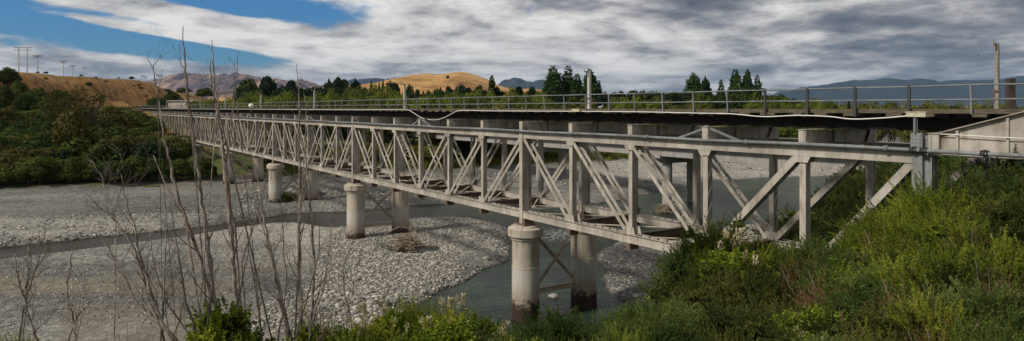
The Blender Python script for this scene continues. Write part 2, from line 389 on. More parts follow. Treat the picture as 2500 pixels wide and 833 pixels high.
# ------------------------------------------------------------------ terrain
rg = np.random.default_rng(7)
def axis(a, b, step, grow, lim0, lim1):
    c = list(np.arange(a, b, step)); s = step; x = c[-1]
    while x < lim1: s *= grow; x += s; c.append(x)
    s = step; x = c[0]; pre = []
    while x > lim0: s *= grow; x -= s; pre.append(x)
    return np.array(pre[::-1] + c)
xs = axis(-75, 75, .5, 1.05, -26000, 26000); ys = axis(-12, 125, .5, 1.045, -3000, 30000)
GX, GY = np.meshgrid(xs, ys)
def sst(x, a, b):
    q = np.clip((x - a) / (b - a), 0, 1); return q * q * (3 - 2 * q)
def vnoise(x, y, sc, seed=0, oct=4):
    r = np.zeros_like(x, dtype=float); amp = 1; tot = 0
    for o in range(oct):
        X = x / sc + 17.3 * o + seed * 3.7; Y = y / sc + 5.1 * o - seed * 2.3
        xi = np.floor(X); yi = np.floor(Y); fx = X - xi; fy = Y - yi; fx = fx * fx * (3 - 2 * fx); fy = fy * fy * (3 - 2 * fy)
        def h(a, b): q = np.sin(a * 127.1 + b * 311.7 + seed * 13.1) * 43758.5453; return q - np.floor(q)
        v = h(xi, yi) * (1 - fx) * (1 - fy) + h(xi + 1, yi) * fx * (1 - fy) + h(xi, yi + 1) * (1 - fx) * fy + h(xi + 1, yi + 1) * fx * fy
        r += amp * v; tot += amp; amp *= .5; sc = sc / 2
    return r / tot
def sdist(poly, X, Y):        # signed distance to an open polyline, positive on its right-hand side
    best = np.full(X.shape, 1e9); sg = np.ones(X.shape)
    for (x0, y0), (x1, y1) in zip(poly[:-1], poly[1:]):
        ex, ey = x1 - x0, y1 - y0; L = ex * ex + ey * ey
        q = np.clip(((X - x0) * ex + (Y - y0) * ey) / L, 0, 1)
        dx, dy = X - x0 - q * ex, Y - y0 - q * ey; d = np.hypot(dx, dy)
        c = ex * (Y - y0) - ey * (X - x0); u = d < best - 1e-9
        best = np.where(u, d, best); sg = np.where(u, np.where(c < 0, 1, -1), sg)
    return best * sg
NEAR = [(-3000, 5), (-120, 22), (-60, 30), (-10, 35), (8, 39), (14, 44), (20, 55), (28, 74), (48, 105), (85, 160), (160, 260), (700, 900), (4000, 5000)]
FAR = [(-3000, 60), (-200, 100), (-84, 113), (-53, 123), (-45, 130), (-24, 141), (0, 157), (28, 170), (58, 188), (120, 262), (600, 900), (3800, 5200)]
def inpoly(poly, X, Y):
    c = np.zeros(X.shape, bool); n = len(poly)
    for i in range(n):
        x0, y0 = poly[i]; x1, y1 = poly[(i + 1) % n]
        if y0 == y1: continue
        k = ((y0 > Y) != (y1 > Y)) & (X < (x1 - x0) * (Y - y0) / (y1 - y0) + x0); c ^= k
    return c
CH = [
 [(-400, 660), (0, 604), (200, 584), (400, 566), (560, 545), (640, 534), (720, 523), (840, 517), (1000, 503), (1100, 497), (1240, 505), (1240, 560), (1180, 546), (1100, 536), (1000, 545), (900, 562), (830, 566), (700, 548), (600, 560), (400, 598), (200, 620), (0, 640), (-400, 720)],
 [(1235, 503), (1330, 513), (1470, 497), (1600, 472), (1750, 440), (2060, 428), (2300, 420), (2300, 500), (2060, 530), (1850, 556), (1700, 592), (1600, 584), (1500, 592), (1462, 612), (1455, 650), (1470, 700), (1520, 738), (1620, 735), (1750, 705), (1950, 700), (1950, 1000), (900, 1000), (1010, 765), (1060, 718), (1150, 684), (1245, 642), (1250, 600), (1232, 560)],
 [(960, 596), (1062, 598), (1050, 622), (1000, 630), (962, 615)],
]
def todist(p): Z = F * EYE / (p[1] - 264); return ((p[0] - 1250) / F * Z, Z)
CHW = [[todist(p) for p in c] for c in CH]
def blur(A, n):
    for _ in range(n):
        A = (np.pad(A, ((1, 1), (0, 0)), 'edge')[:-2] + 2 * A + np.pad(A, ((1, 1), (0, 0)), 'edge')[2:]) / 4
        A = (np.pad(A, ((0, 0), (1, 1)), 'edge')[:, :-2] + 2 * A + np.pad(A, ((0, 0), (1, 1)), 'edge')[:, 2:]) / 4
    return A
wx = (vnoise(GX, GY, 6, 3) - .5) * 3.2; wy = (vnoise(GX, GY, 6, 5) - .5) * 3.2
chan = np.zeros(GX.shape)
for c in CHW: chan = np.maximum(chan, inpoly(c, GX + wx, GY + wy).astype(float))
# upstream beyond the frame the river simply follows the valley
chan = blur(chan, 5)
sn = sdist(NEAR, GX, GY) + (vnoise(GX, GY, 9, 1) - .5) * 3
sf = -sdist(FAR, GX, GY) + (vnoise(GX, GY, 12, 2) - .5) * 4
PXI = 1250 + F * GX / np.maximum(GY, 1)
PXI = np.where(GY < 1, np.where(GX > 0, 9999, -9999), PXI)
bar = .30 + .75 * vnoise(GX, GY * 1.7, 22, 4, 5) * (1 - chan)
H = bar * (1 - chan) - .55 * chan + (vnoise(GX, GY, 2.2, 8, 3) - .5) * .10
H = H * (1 - sst(chan, .35, .65) * 0)
near_on = sst(sn, 0, 1)
slope = .32 + .13 * sst(GX, 4, 16)
hn = np.minimum(.4 + np.maximum(sn, 0) * slope, 8.2 + 2.4 * sst(GY, 14, 23)) + (vnoise(GX, GY, 5, 9) - .5) * .9 * sst(sn, 1, 6)
H = np.where(sn > 0, H * (1 - near_on) + hn * near_on, H)
far_on = sst(sf, 0, 3)
L = sst(PXI, 640, 440)
hf_r = 1.0 + 3.2 * sst(sf, 0, 12) + 1.5 * (vnoise(GX, GY, 60, 11) - .5)
hf_l = 1.0 + 11.6 * sst(sf, 2, 115)
rise = 14 * sst(GY, 275, 520) * sst(PXI, 700, 600)
cliff = 13.8 * sst(-GX + (vnoise(GX, GY, 16, 13) - .5) * 20 + (vnoise(GX, GY * .6, 7, 14) - .5) * 12, 146, 171) * sst(GY, 345, 310) * sst(GY, 150, 215)
cliff = np.where(GX < 0, cliff, 0)
hf_l = hf_l + rise * 1.0 + np.maximum(cliff, 0) * (1 - sst(GY, 300, 360) * 0)
ter = 8.5 * sst(GY + (vnoise(GX, GY, 30, 15) - .5) * 60 + (vnoise(GX, GY, 9, 16) - .5) * 14, 470, 520) * sst(PXI, 2010, 2080)
hf = hf_r * (1 - L) + hf_l * L + ter + 3.5 * sst(GY, 470, 900) * sst(PXI, 2010, 2080)
hf = np.minimum(hf, 30) + (vnoise(GX, GY, 14, 12) - .5) * 1.2 * sst(sf, 4, 20)
hf = hf + (3 + 3 * vnoise(GX, GY, 900, 21)) * sst(GY, 800, 3000)
H = np.where(sf > 0, H * (1 - far_on) + hf * far_on, H)
ny, nx = GX.shape
V = np.stack([GX.ravel(), GY.ravel(), H.ravel()], 1)
ii = np.arange(ny * nx).reshape(ny, nx)
Fc = np.stack([ii[:-1, :-1].ravel(), ii[:-1, 1:].ravel(), ii[1:, 1:].ravel(), ii[1:, :-1].ravel()], 1)
me = idxmesh('ground', V, Fc, 'ground', True)
ground = bpy.data.objects.new('ground', me); COL.objects.link(ground); tag(ground, 'grey gravel riverbed between grassy banks and a dry ochre cliff', kind='structure')
def setattr_(nm, A):
    a = me.attributes.new(nm, 'FLOAT', 'POINT'); a.data.foreach_set('value', np.clip(A, 0, 1).astype(np.float32).ravel())
Yp = 264 + F * EYE / np.maximum(GY, 1)
def band(xa, xb, ya, yb, s=14):
    q = (vnoise(GX, GY, 8, 31) - .5) * 30
    return sst(PXI, xa - 40, xa + 40) * sst(PXI, xb + 40, xb - 40) * sst(Yp + q, ya - s, ya + s) * sst(Yp + q, yb + s, yb - s)
pale = .42 + .5 * band(-400, 2300, 545, 600, 8) * (1 - chan) + .32 * band(700, 1290, 535, 780) + .22 * band(-300, 760, 618, 660, 10) + .25 * band(1460, 1900, 590, 640) + .55 * band(1450, 2100, 400, 435, 6)
pale -= .5 * band(775, 830, 585, 680, 8) + .45 * band(650, 760, 690, 735, 8) + .5 * band(800, 1000, 745, 790, 8) + .10 * band(-500, 760, 450, 800)
pale += .05 * band(-500, 640, 455, 530)
pale -=  .18 * band(1460, 2000, 640, 740) + .12 * band(-300, 560, 640, 720) + .10 * band(500, 800, 470, 500)
pale += (vnoise(GX * .35, GY * 1.3, 9, 33, 5) - .5) * .75 
pale = pale * (1 - sst(GY, 230, 330)) + .1 * sst(GY, 230, 330)
setattr_('pale', pale)
setattr_('dirt', np.maximum.reduce([band(-300, 560, 705, 745, 10) * .9, band(-200, 700, 455, 465, 5) * .6, band(300, 760, 660, 690, 8) * .5 * vnoise(GX, GY, 6, 35), band(150, 700, 770, 900) * .5]))
gr = np.maximum(sst(sn, .5, 2.5), sst(sf + (vnoise(GX, GY, 5, 19) - .5) * 6, 1, 4))
gr = np.maximum(gr, sst(GY, 330, 480))
setattr_('grass', gr)
dryf = np.maximum(sst(sf, 30, 60) * L * sst(vnoise(GX, GY, 35, 22), .36, .5), 0)
dryf = np.maximum(dryf, sst(GY, 420, 600) * .8 * (GX < 600))
dryf = np.maximum(dryf, .75 * sst(H, 13, 15) * (sf > 0))
dryf = np.maximum(dryf, .8 * sst(H, 3, 8) * (sf > 0) * sst(PXI, 2010, 2060))
setattr_('dry', dryf)
gy_, gx_ = np.gradient(H, ys, xs); slp = np.hypot(gx_, gy_)
setattr_('clay', sst(slp + (vnoise(GX, GY, 6, 23) - .5) * .5, .42, .75) * (sf > 60) * .9)
from bisect import bisect_right
def hz(x, y):
    i = min(max(bisect_right(xs.tolist() if False else XL, x) - 1, 0), nx - 2); j = min(max(bisect_right(YL, y) - 1, 0), ny - 2)
    fx = (x - XL[i]) / (XL[i + 1] - XL[i]); fy = (y - YL[j]) / (YL[j + 1] - YL[j])
    return float(H[j, i] * (1 - fx) * (1 - fy) + H[j, i + 1] * fx * (1 - fy) + H[j + 1, i] * (1 - fx) * fy + H[j + 1, i + 1] * fx * fy)
XL = xs.tolist(); YL = ys.tolist()
# water sheet at z = 0
b = MB(); b.raw([(-240, 8, 0), (240, 8, 0), (240, 330, 0), (-240, 330, 0)], [(0, 1, 2, 3)])
o = b.build('river_water', 'water'); tag(o, 'dark green braided river water running over the gravel', kind='structure')

# ------------------------------------------------------------------ far hills and ranges
def ridge(name, prof, dist, depth, mat, label, rough, seed, base_z=0, nseg=220, hump=None):
    px = np.array([p[0] for p in prof], float); py = np.array([p[1] for p in prof], float)
    X0 = np.linspace(px[0], px[-1], nseg); Y0 = np.interp(X0, px, py)
    nd = 46; rows = np.linspace(-1, 1, nd)
    vs = []; HH = []
    for r in rows:
        Zd = dist + r * depth
        wx_ = (X0 - 1250) / F * dist
        jag = (vnoise(X0, np.full_like(X0, 3.), 26, seed + 50, 5) - .5) * 48 * rough ** 1.5
        hgt = (264 - Y0 + jag) / F * dist + EYE - base_z
        env = (1 - abs(r)) ** .85 if r < 0 else (1 - r) ** .8
        n = vnoise(wx_ + 1e4, np.full_like(wx_, Zd), depth * .55, seed, 6); rn = 1 - np.abs(2 * n - 1)
        spur = 1 - np.abs(2 * vnoise(wx_ + 5e4 + 900 * vnoise(wx_, np.full_like(wx_, r * depth), depth * .4, seed + 3, 3), np.full_like(wx_, r * depth * .35), depth * .32, seed + 9, 5) - 1)
        hh = hgt * (env + rough * 1.3 * (spur - .62) * np.sin(np.pi * min(1, env)) + rough * (rn - .6) * (1 - env) * 1.6) + hgt * rough * .25 * (rn - .7) * (1 - abs(r)) * 0
        hh = np.maximum(hh, -5) + hgt * rough * .12 * (rn - .7) * env
        hh = hh * min(1., (1 - abs(r)) * 5)
        edge = sst(np.arange(nseg), 0, 3) * sst(np.arange(nseg), nseg - 1, nseg - 4)
        HH.append((Zd, base_z - 4 + hh * edge))
    # bring each column's highest point to the height of the range seen from the valley
    tgt = (264 - Y0 + jag) / F; mxe = np.max([(h_ - EYE) / Zd for Zd, h_ in HH], 0); kf = np.where((tgt > .004) & (mxe > .004), tgt / np.maximum(mxe, .004), 1)
    for Zd, h_ in HH: vs.append(np.stack([wx_, np.full_like(wx_, Zd), np.where(h_ > EYE, EYE + (h_ - EYE) * kf, h_)], 1))
    V = np.concatenate(vs); ii = np.arange(nd * nseg).reshape(nd, nseg)
    Fc = np.stack([ii[:-1, :-1].ravel(), ii[:-1, 1:].ravel(), ii[1:, 1:].ravel(), ii[1:, :-1].ravel()], 1)
    me = idxmesh(name, V, Fc, mat, True); o = bpy.data.objects.new(name, me); COL.objects.link(o); tag(o, label, kind='structure'); return o
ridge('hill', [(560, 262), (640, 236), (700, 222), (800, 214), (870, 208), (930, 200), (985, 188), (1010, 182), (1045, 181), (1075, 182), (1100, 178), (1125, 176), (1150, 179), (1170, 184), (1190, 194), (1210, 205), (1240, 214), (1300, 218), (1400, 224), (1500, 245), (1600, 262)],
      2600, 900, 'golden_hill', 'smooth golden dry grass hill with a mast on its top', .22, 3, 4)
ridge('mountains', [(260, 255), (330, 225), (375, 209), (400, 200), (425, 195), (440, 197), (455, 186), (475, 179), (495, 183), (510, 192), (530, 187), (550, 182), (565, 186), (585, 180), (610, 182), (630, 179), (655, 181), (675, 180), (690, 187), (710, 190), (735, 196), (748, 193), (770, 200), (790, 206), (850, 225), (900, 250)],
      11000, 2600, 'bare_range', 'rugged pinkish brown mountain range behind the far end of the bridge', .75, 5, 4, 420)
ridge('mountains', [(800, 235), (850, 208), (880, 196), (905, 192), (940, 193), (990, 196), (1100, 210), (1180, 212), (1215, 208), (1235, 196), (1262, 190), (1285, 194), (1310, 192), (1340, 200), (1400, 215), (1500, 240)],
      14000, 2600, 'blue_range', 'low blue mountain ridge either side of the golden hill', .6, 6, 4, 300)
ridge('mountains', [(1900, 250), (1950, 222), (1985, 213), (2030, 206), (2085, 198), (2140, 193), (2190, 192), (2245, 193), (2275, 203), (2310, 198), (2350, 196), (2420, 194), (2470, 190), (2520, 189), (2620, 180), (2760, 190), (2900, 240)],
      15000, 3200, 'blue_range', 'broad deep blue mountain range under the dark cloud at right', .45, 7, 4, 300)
# ------------------------------------------------------------------ the old truss bridge
TH = math.atan(1125 / F); CT, ST = math.cos(TH), math.sin(TH)
def B(u, v, z): return Vector((-ST * u + CT * v, CT * u + ST * v, EYE + z))   # u along the bridge, v across it, z from eye level
U = Vector((-ST, CT, 0)); VV = Vector((CT, ST, 0)); UP = Vector((0, 0, 1))
V0, V1 = 26.0, 31.1; SPAN = 30.48; PAN = 5.08; U0 = 37.05; NS = 8; UEND = U0 + SPAN * NS
TC, BC = -1.57, -6.80
def ub(mb, u0, u1, v0, v1, z0, z1):
    mb.hexa([B(u0, v0, z0), B(u0, v1, z0), B(u1, v1, z0), B(u1, v0, z0), B(u0, v0, z1), B(u0, v1, z1), B(u1, v1, z1), B(u1, v0, z1)])
bridge = empty('truss_bridge', B(U0, 28.5, -EYE))
tag(bridge, 'long pale steel truss bridge on round concrete piers crossing the gravel riverbed', 'bridge')
def rivets(mb, pts, nrm, r=.028):
    nrm = Vector(nrm).normalized(); a = nrm.cross(UP).normalized() if abs(nrm.z) < .9 else U.copy(); c = nrm.cross(a)
    for p in pts:
        p = Vector(p); q = [p + a * r, p + c * r, p - a * r, p - c * r, p + nrm * r * .8]
        mb.raw(q, [(0, 1, 4), (1, 2, 4), (2, 3, 4), (3, 0, 4)])
def post(u, v, kind, parent, fine):
    b = MB()
    z0, z1 = BC - .02, TC - .40 - .003
    if kind == 'main':
        z1 = -.88; z0 = -7.75
        ub(b, u - .17, u + .17, v - .30, v + .26, z0, z1)          # main stile
        ub(b, u - .13, u + .13, v + .38, v + .50, z0, TC - .42)    # second stile
        z = -2.6
        while z > -7.2: ub(b, u - .10, u + .10, v + .263, v + .377, z - .16, z + .16); z -= 1.15
        ub(b, u - .21, u - .172, v - .33, v + .29, z1 - .35, z1)
        ub(b, u - .24, u + .24, v - .36, v + .32, -6.35, -7.4) if False else None
    elif kind == 'laced':
        for s in (-1, 1): ub(b, u - .14, u + .14, v + s * .15 - .02, v + s * .15 + .02, z0, z1)
        z = z0 + .2
        s = 1
        while z < z1 - .5:
            for uu in (u - .13, u + .13): b.bar(B(uu, v - .13 * s, z), B(uu, v + .13 * s, z + .42), .06, .012, U)
            s = -s; z += .42
    else:
        ub(b, u - .14, u + .14, v - .17, v - .13, z0, z1); ub(b, u - .14, u + .14, v + .13, v + .17, z0, z1)
        ub(b, u - .10, u - .07, v - .128, v + .128, z0, z1)
        ub(b, u + .07, u + .10, v - .128, v + .128, z0, z1)
    if fine:
        zz = np.arange(z0 + .25, z1 - .1, .22)
        w_ = .17 if kind != 'main' else .30
        for s in (-.1, .1): rivets(b, [B(u + s, v - w_ - .001, z) for z in zz], -VV)
    return b.build('post', 'steel_paint', parent)
def diag(ut, ubt, v, kind, parent):
    """from the top chord at ut down to the bottom chord at ubt"""
    b = MB(); a = B(ut, v, TC - .42); c = B(ubt, v, BC + .02); d = (c - a).normalized(); nn = VV.cross(d)
    if kind == 'box':
        for s in (-1, 1): b.bar(a + VV * (s * .19), c + VV * (s * .19), .04, .26, VV)
        tp = nn if nn.z > 0 else -nn
        b.bar(a + tp * .15, c + tp * .15, .42, .03, VV)
        L = (c - a).length; q = .5
        while q < L - .3:
            p = a + d * q - tp * .10; b.bar(p - VV * .165, p + VV * .165, .02, .12, nn); q += .95
    else:
        wd = .20 if kind == 'laced' else .22; hs = .27 if kind == 'laced' else .20
        for s in (-1, 1):
            b.bar(a + VV * (s * hs), c + VV * (s * hs), .03, wd, VV)
        if kind == 'laced':
            L = (c - a).length; q = .1; s = 1
            while q < L - .5:
                for e in ((1 if nn.z > 0 else -1),):
                    p0 = a + d * q + nn * (e * wd * .47) - VV * (s * .26); p1 = a + d * (q + .48) + nn * (e * wd * .47) + VV * (s * .26)
                    b.bar(p0, p1, .055, .012, nn.cross(p1 - p0))
                s = -s; q += .48
    return b.build('diagonal', 'steel_paint', parent)
UE = 12.17
def truss(u0, npan, v, near_end, fine):
    """main post at u0, panels towards +u; near_end: span whose low-u end stops one panel short"""
    us = [u0 + PAN * j for j in range(npan + 1)]
    if near_end: us[0] = UE
    b = MB()     # gusset plates
    for u in us[1:-1]:
        for s in (-.235, .235):
            q = [B(u - .42, v + s, BC + .02), B(u + .42, v + s, BC + .02), B(u + .30, v + s, BC + .42), B(u - .30, v + s, BC + .42)]
            b.hexa([p - VV * .008 for p in (q[0], q[1], q[1] + VV * .016, q[0] + VV * .016)] + [p - VV * .008 for p in (q[3], q[2], q[2] + VV * .016, q[3] + VV * .016)])
            q = [B(u - .26, v + s, TC - .68), B(u + .26, v + s, TC - .68), B(u + .40, v + s, TC - .42), B(u - .40, v + s, TC - .42)]
            b.hexa([p - VV * .008 for p in (q[0], q[1], q[1] + VV * .016, q[0] + VV * .016)] + [p - VV * .008 for p in (q[3], q[2], q[2] + VV * .016, q[3] + VV * .016)])
    gus = b; tr = empty('truss', B(u0, v, BC), bridge)
    c = MB(); e0, e1 = us[0] + .175, us[-1] - .175
    ub(c, e0, e1, v - .22, v + .22, TC - .40, TC - .012); ub(c, e0, e1, v - .26, v + .26, TC - .01, TC + .01); ub(c, e0, e1, v - .25, v - .222, TC - .418, TC - .36); ub(c, e0, e1, v + .222, v + .25, TC - .418, TC - .36)
    for u in us[1:-1]: ub(c, u + .9, u + 1.5, v - .232, v - .221, TC - .38, TC - .03)
    c.build('top_chord', 'steel_paint', tr)
    c = gus
    for s in (-1, 1):
        ub(c, e0, e1, v + s * .22 - .015, v + s * .22 + .015, BC - .42, BC); ub(c, e0, e1, v + s * .26 - .06, v + s * .26 + .06, BC + .001, BC + .018); ub(c, e0, e1, v + s * .26 - .06, v + s * .26 + .06, BC - .438, BC - .421)
    ub(c, e0, e1, v - .19, v + .19, BC - .41, BC - .39)
    u = e0 + .4
    while u < e1 - .3: ub(c, u, u + .12, v - .25, v + .25, BC + .02, BC + .035); u += .62
    c.build('bottom_chord', 'steel_paint', tr)
    full = 6
    off = full - npan        # near span: index of first post is 'off'
    for j in range(npan + 1):
        jj = j + off
        if j == 0 and near_end: continue
        if j == npan: 
            continue            # the next span's main post
        post(us[j], v, 'main' if jj == 0 else ('laced' if jj == 3 else 'box'), tr, fine)
    for j in range(npan):
        jj = j + off
        if jj < 3: ut, lb = us[j], us[j + 1]
        else: ut, lb = us[j + 1], us[j]
        kind = {0: 'flat', 1: 'flat', 2: 'laced', 3: 'laced', 4: 'flat', 5: 'flat'}[jj]
        if near_end and jj in (1, 2): kind = 'box'
        if near_end and jj in (3,): kind = 'laced'
        diag(ut + (.2 if jj < 3 else -.2), lb - (.2 if jj < 3 else -.2), v, kind, tr)
    return tr
def kid_index():
    d = {}
    for o in bpy.data.objects:
        if o.parent: d.setdefault(o.parent, []).append(o)
    return d
UA = U0 - 5 * PAN + .33     # near end of the truss at the right-hand bank
def trussA(v): return truss(U0 - 5 * PAN, 5, v, True, v == V0)
ta = trussA(V0)
t1 = truss(U0, 6, V0, False, True)
ki = kid_index()
copy_tree(ta, VV * (V1 - V0), bridge, ki)
for kk in range(NS):
    if kk: copy_tree(t1, U * (SPAN * kk), bridge, ki)
    copy_tree(t1, U * (SPAN * kk) + VV * (V1 - V0), bridge, ki)
# end posts at the right-hand bank
for v in (V0, V1):
    b = MB(); u = UE
    ub(b, u - .18, u + .18, v - .28, v + .05, -5.6, -.90); ub(b, u - .37, u - .184, v - .10, v + .16, -5.2, -.98)
    ub(b, u - .47, u - .43, v - .22, v + .22, -5.2, -1.0); ub(b, u - .428, u - .374, v - .03, v + .03, -4.6, -1.05)
    ub(b, u - .20, u + .20, v - .31, v - .284, -1.55, -.93)
    rivets(b, [B(u + a, v - .312, z) for a in (-.13, 0, .13) for z in np.arange(-1.5, -.95, .13)], -VV, .035)
    rivets(b, [B(u + a, v - .282, z) for a in (-.13, .13) for z in np.arange(-5, -1.6, .2)], -VV, .03)
    b.build('end_post', 'steel_grey', bridge)
# bearings + piers
def pier(u):
    pr = empty('pier', B(u, V0 + 2.5, -EYE), bridge)
    for v in (V0 + .05, V1): 
        p = MB()
        ub(p, u - .55, u + .55, v - .42, v + .42, -7.70, -7.62); ub(p, u - .35, u + .35, v - .30, v + .30, -7.618, -7.22)
        for s in (-1, 1): ub(p, u + s * .45 - .03, u + s * .45 + .03, v - .35, v + .35, -7.618, -7.40)
        p.build('bearing', 'rusty_steel', pr)
    for v in (V0 + .1, V1):
        c = B(u, v, 0); q = MB(); r = .92
        q.lathe(c.x, c.y, [(r * 1.0, -.9), (r * 1.0, 3.45), (r * 1.012, 3.46), (r * 1.012, 3.56), (r * .99, 3.57), (r * .99, 5.25), (r * 1.0, 5.27), (r * 1.09, 5.34), (r * 1.12, 5.42), (r * 1.12, 5.50)], 40)
        o = q.build('column', 'pier_concrete', pr)
        me_ = o.data; me_.shade_smooth()
        md = o.modifiers.new('edges', 'EDGE_SPLIT'); md.split_angle = R(35)
        q = MB(); q.lathe(c.x, c.y, [(r * 1.20, 5.503), (r * 1.29, 5.58), (r * 1.29, 6.06), (r * 1.22, 6.12), (r * 1.05, 6.15), (r * 1.02, 6.24), (.4, 6.26)], 40)
        o = q.build('cap', 'pier_concrete', pr); o.data.shade_smooth(); md = o.modifiers.new('edges', 'EDGE_SPLIT'); md.split_angle = R(35)
    a, c = V0 + .85, V1 - .8
    for (va, za, vb, zb, du) in ((a, -8.35, c, -11.9, .16), (a, -11.9, c, -8.35, -.16)):
        q = MB(); q.bar(B(u + du, va, za), B(u + du, vb, zb), .06, .24, U); q.bar(B(u + du - .09, va, za), B(u + du - .09, vb, zb), .12, .04, U) 
        q.build('cross_brace', 'brace_steel', pr)
    q = MB(); ub(q, u - .1, u + .1, a - .1, c + .15, -12.13, -12.09); ub(q, u - .03, u + .03, a - .1, c + .15, -12.42, -12.132); ub(q, u - .09, u + .09, a - .1, c + .15, -12.45, -12.422)
    q.build('strut', 'brace_steel', pr)
    return pr
pr0 = pier(U0); ki = kid_index()
for kk in range(1, NS): copy_tree(pr0, U * (SPAN * kk), bridge, ki)
# cross beams carrying the rail deck, floor beams under the trusses
b = MB(); u = U0 + PAN
for (va, vb) in ((V0 - .20, V0 + .14), (V1 - .14, V1 + .20)): ub(b, u - .17, u + .17, va, vb, TC + .013, -.915)
ub(b, u - .02, u + .02, V0 + .143, V1 - .143, TC + .03, -.945)
ub(b, u - .19, u + .19, V0 - .24, V1 + .24, -.912, -.885); ub(b, u - .17, u + .17, V0 + .143, V1 - .143, TC + .013, TC + .028)
for va, s in ((V0 + .143, 1), (V1 - .143, -1)):
    for du in (-.15, .15):
        q = [B(u + du - .01, va, TC + .03), B(u + du - .01, va + s * .46, TC + .03), B(u + du - .01, va + s * .10, -.93), B(u + du - .01, va, -.93)]
        qq = [p + U * .02 for p in q]; b.raw(q + qq, [(0, 1, 2, 3), (7, 6, 5, 4), (0, 4, 5, 1), (1, 5, 6, 2), (2, 6, 7, 3), (3, 7, 4, 0)])
for vv_ in (V0 + 1.7, V0 + 3.4): ub(b, u - .09, u - .023, vv_ - .05, vv_ + .05, TC + .03, -.946)
ub(b, u - .195, u - .173, V0 + 1.9, V0 + 3.3, TC + .1, -.95)
rivets(b, [B(u - .171, V0 + a, z) for a in (-.12, .06) for z in np.arange(-1.5, -.95, .09)], -U, .02)
cb = b.build('cross_beam', 'steel_paint', bridge)
b = MB(); ub(b, u - .16, u + .16, V0 - .35, V1 + .35, BC - .62, BC - .44); ub(b, u - .03, u + .03, V0 + .30, V1 - .30, BC - .438, BC - .02); ub(b, u - .16, u + .16, V0 + .30, V1 - .30, BC - .018, BC + .01)
ub(b, u - .15, u + .15, V0 - .33, V0 + .3, BC - .80, BC - .622); ub(b, u - .15, u + .15, V1 - .3, V1 + .33, BC - .80, BC - .622)
fb = b.build('floor_beam', 'rusty_steel', bridge)
b = MB()
b.bar(B(u - .1, V0 + .35, BC - .1), B(u + PAN - .1, V1 - .35, BC - .1), .09, .05); b.bar(B(u + .1, V1 - .35, BC - .18), B(u + PAN + .1, V0 + .35, BC - .18), .09, .05)
lb = b.build('lateral_brace', 'brace_steel', bridge)
for j in range(-5, 6 * NS + 1):
    du = PAN * (j - 1)
    if j != 1: copy_tree(cb, U * du, bridge)
    if j != 1 and j % 6 and j > -5: copy_tree(fb, U * du, bridge)
    if j != 1 and j > -6 and j < 6 * NS: copy_tree(lb, U * du, bridge)
# sway struts over the middle of each span
b = MB(); um = U0 + 3 * PAN
ub(b, um - .07, um + .07, V0 - .07, V0 + .07, TC + .02, -.86); b.bar(B(um, V0, -.92), B(um - 1.9, V0, TC + .05), .10, .10, VV); b.bar(B(um, V0, -.92), B(um + 1.9, V0, TC + .05), .10, .10, VV)
ub(b, um - .16, um + .16, V0 - .09, V0 - .073, -1.1, -.84)
sw = b.build('sway_strut', 'galvanised', bridge)
for kk in range(-1, NS):
    if kk: copy_tree(sw, U * (SPAN * kk), bridge)
# end of the bridge at the far bank and the approach girder at the near bank
b = MB(); ub(b, UEND - .3, UEND + 3, V0 - 1.2, V1 + 1.2, -12, -.3); ub(b, UEND - .3, UEND + .3, V0 - .6, V0 + .4, -.297, .25); b.build('abutment', 'pale_concrete', bridge)
b = MB(); N_ = 14; ue0 = UE - .48; top = []
for i in range(N_ + 1):
    uu = ue0 - i * .75; zt = min(.35, -.95 + .30 * i * .75); top.append((uu, zt))
for v, s in ((V0, 1), (V1, -1)):
    for (ua, za), (uc, zc) in zip(top[:-1], top[1:]):
        q = [B(ua, v, -1.62), B(uc, v, -1.62), B(uc, v + .02, -1.62), B(ua, v + .02, -1.62), B(ua, v, za), B(uc, v, zc), B(uc, v + .02, zc), B(ua, v + .02, za)]; b.hexa(q)
        q = [B(ua, v - .17, za + .002), B(uc, v - .17, zc + .002), B(uc, v + .19, zc + .002), B(ua, v + .19, za + .002)]; b.hexa(q + [p + Vector((0, 0, .035)) for p in q])
    ub(b, top[-1][0], top[0][0], v - .17, v + .19, -1.66, -1.622)
    for i, (uu, zt) in enumerate(top[1:]):
        if i % 2 == 0: ub(b, uu - .04, uu + .04, v - .10, v - .003, -1.619, zt - .01); rivets(b, [B(uu + .12, v - .002, z) for z in np.arange(-1.5, zt - .05, .16)], -VV, .018)
    rivets(b, [B(uu, v - .002, -1.5) for uu in np.arange(top[-1][0], top[0][0], .14)], -VV, .018)
b.build('approach_girder', 'steel_paint', bridge)
b = MB(); ub(b, -2, ue0 + .2, V0 - .5, V1 + .6, -7, -1.665) if False else None
ub(b, ue0 - 3.6, ue0 - 2.2, V0 + .6, V1 + .4, -6, -1.67); b.build('abutment', 'road_concrete', bridge)

# ------------------------------------------------------------------ rail deck
b = MB(); UD0 = -12
for v in (27.6, 29.9): ub(b, UD0, UEND + 1, v - .17, v + .17, -.86, -.405)
ub(b, UD0, UEND + 1, 28.6, 28.9, -.80, -.41)
for u in np.arange(UD0, UEND, 5.08): ub(b, u, u + .25, 27.78, 29.72, -.84, -.42)
deck = b.build('deck', 'black_timber', bridge)
b = MB(); rr = random.Random(4)
u = UD0
while u < UEND:
    long_ = rr.random() < .22
    ub(b, u, u + .22, 27.25 if not long_ else 26.72, 30.6, -.40, -.205); u += .62
o = b.build('sleeper', 'black_timber', deck); o['kind'] = 'stuff'
b = MB(); u = UD0
while u < UEND:
    L_ = 5.9 if rr.random() < .5 else 4.6
    dz = rr.uniform(-.012, .012); ub(b, u + .01, min(u + L_, UEND), 26.70, 26.80, -.20 + dz, -.035 + dz); u += L_
b.build('kerb_board', 'weathered_timber', deck)
b = MB(); u = UD0
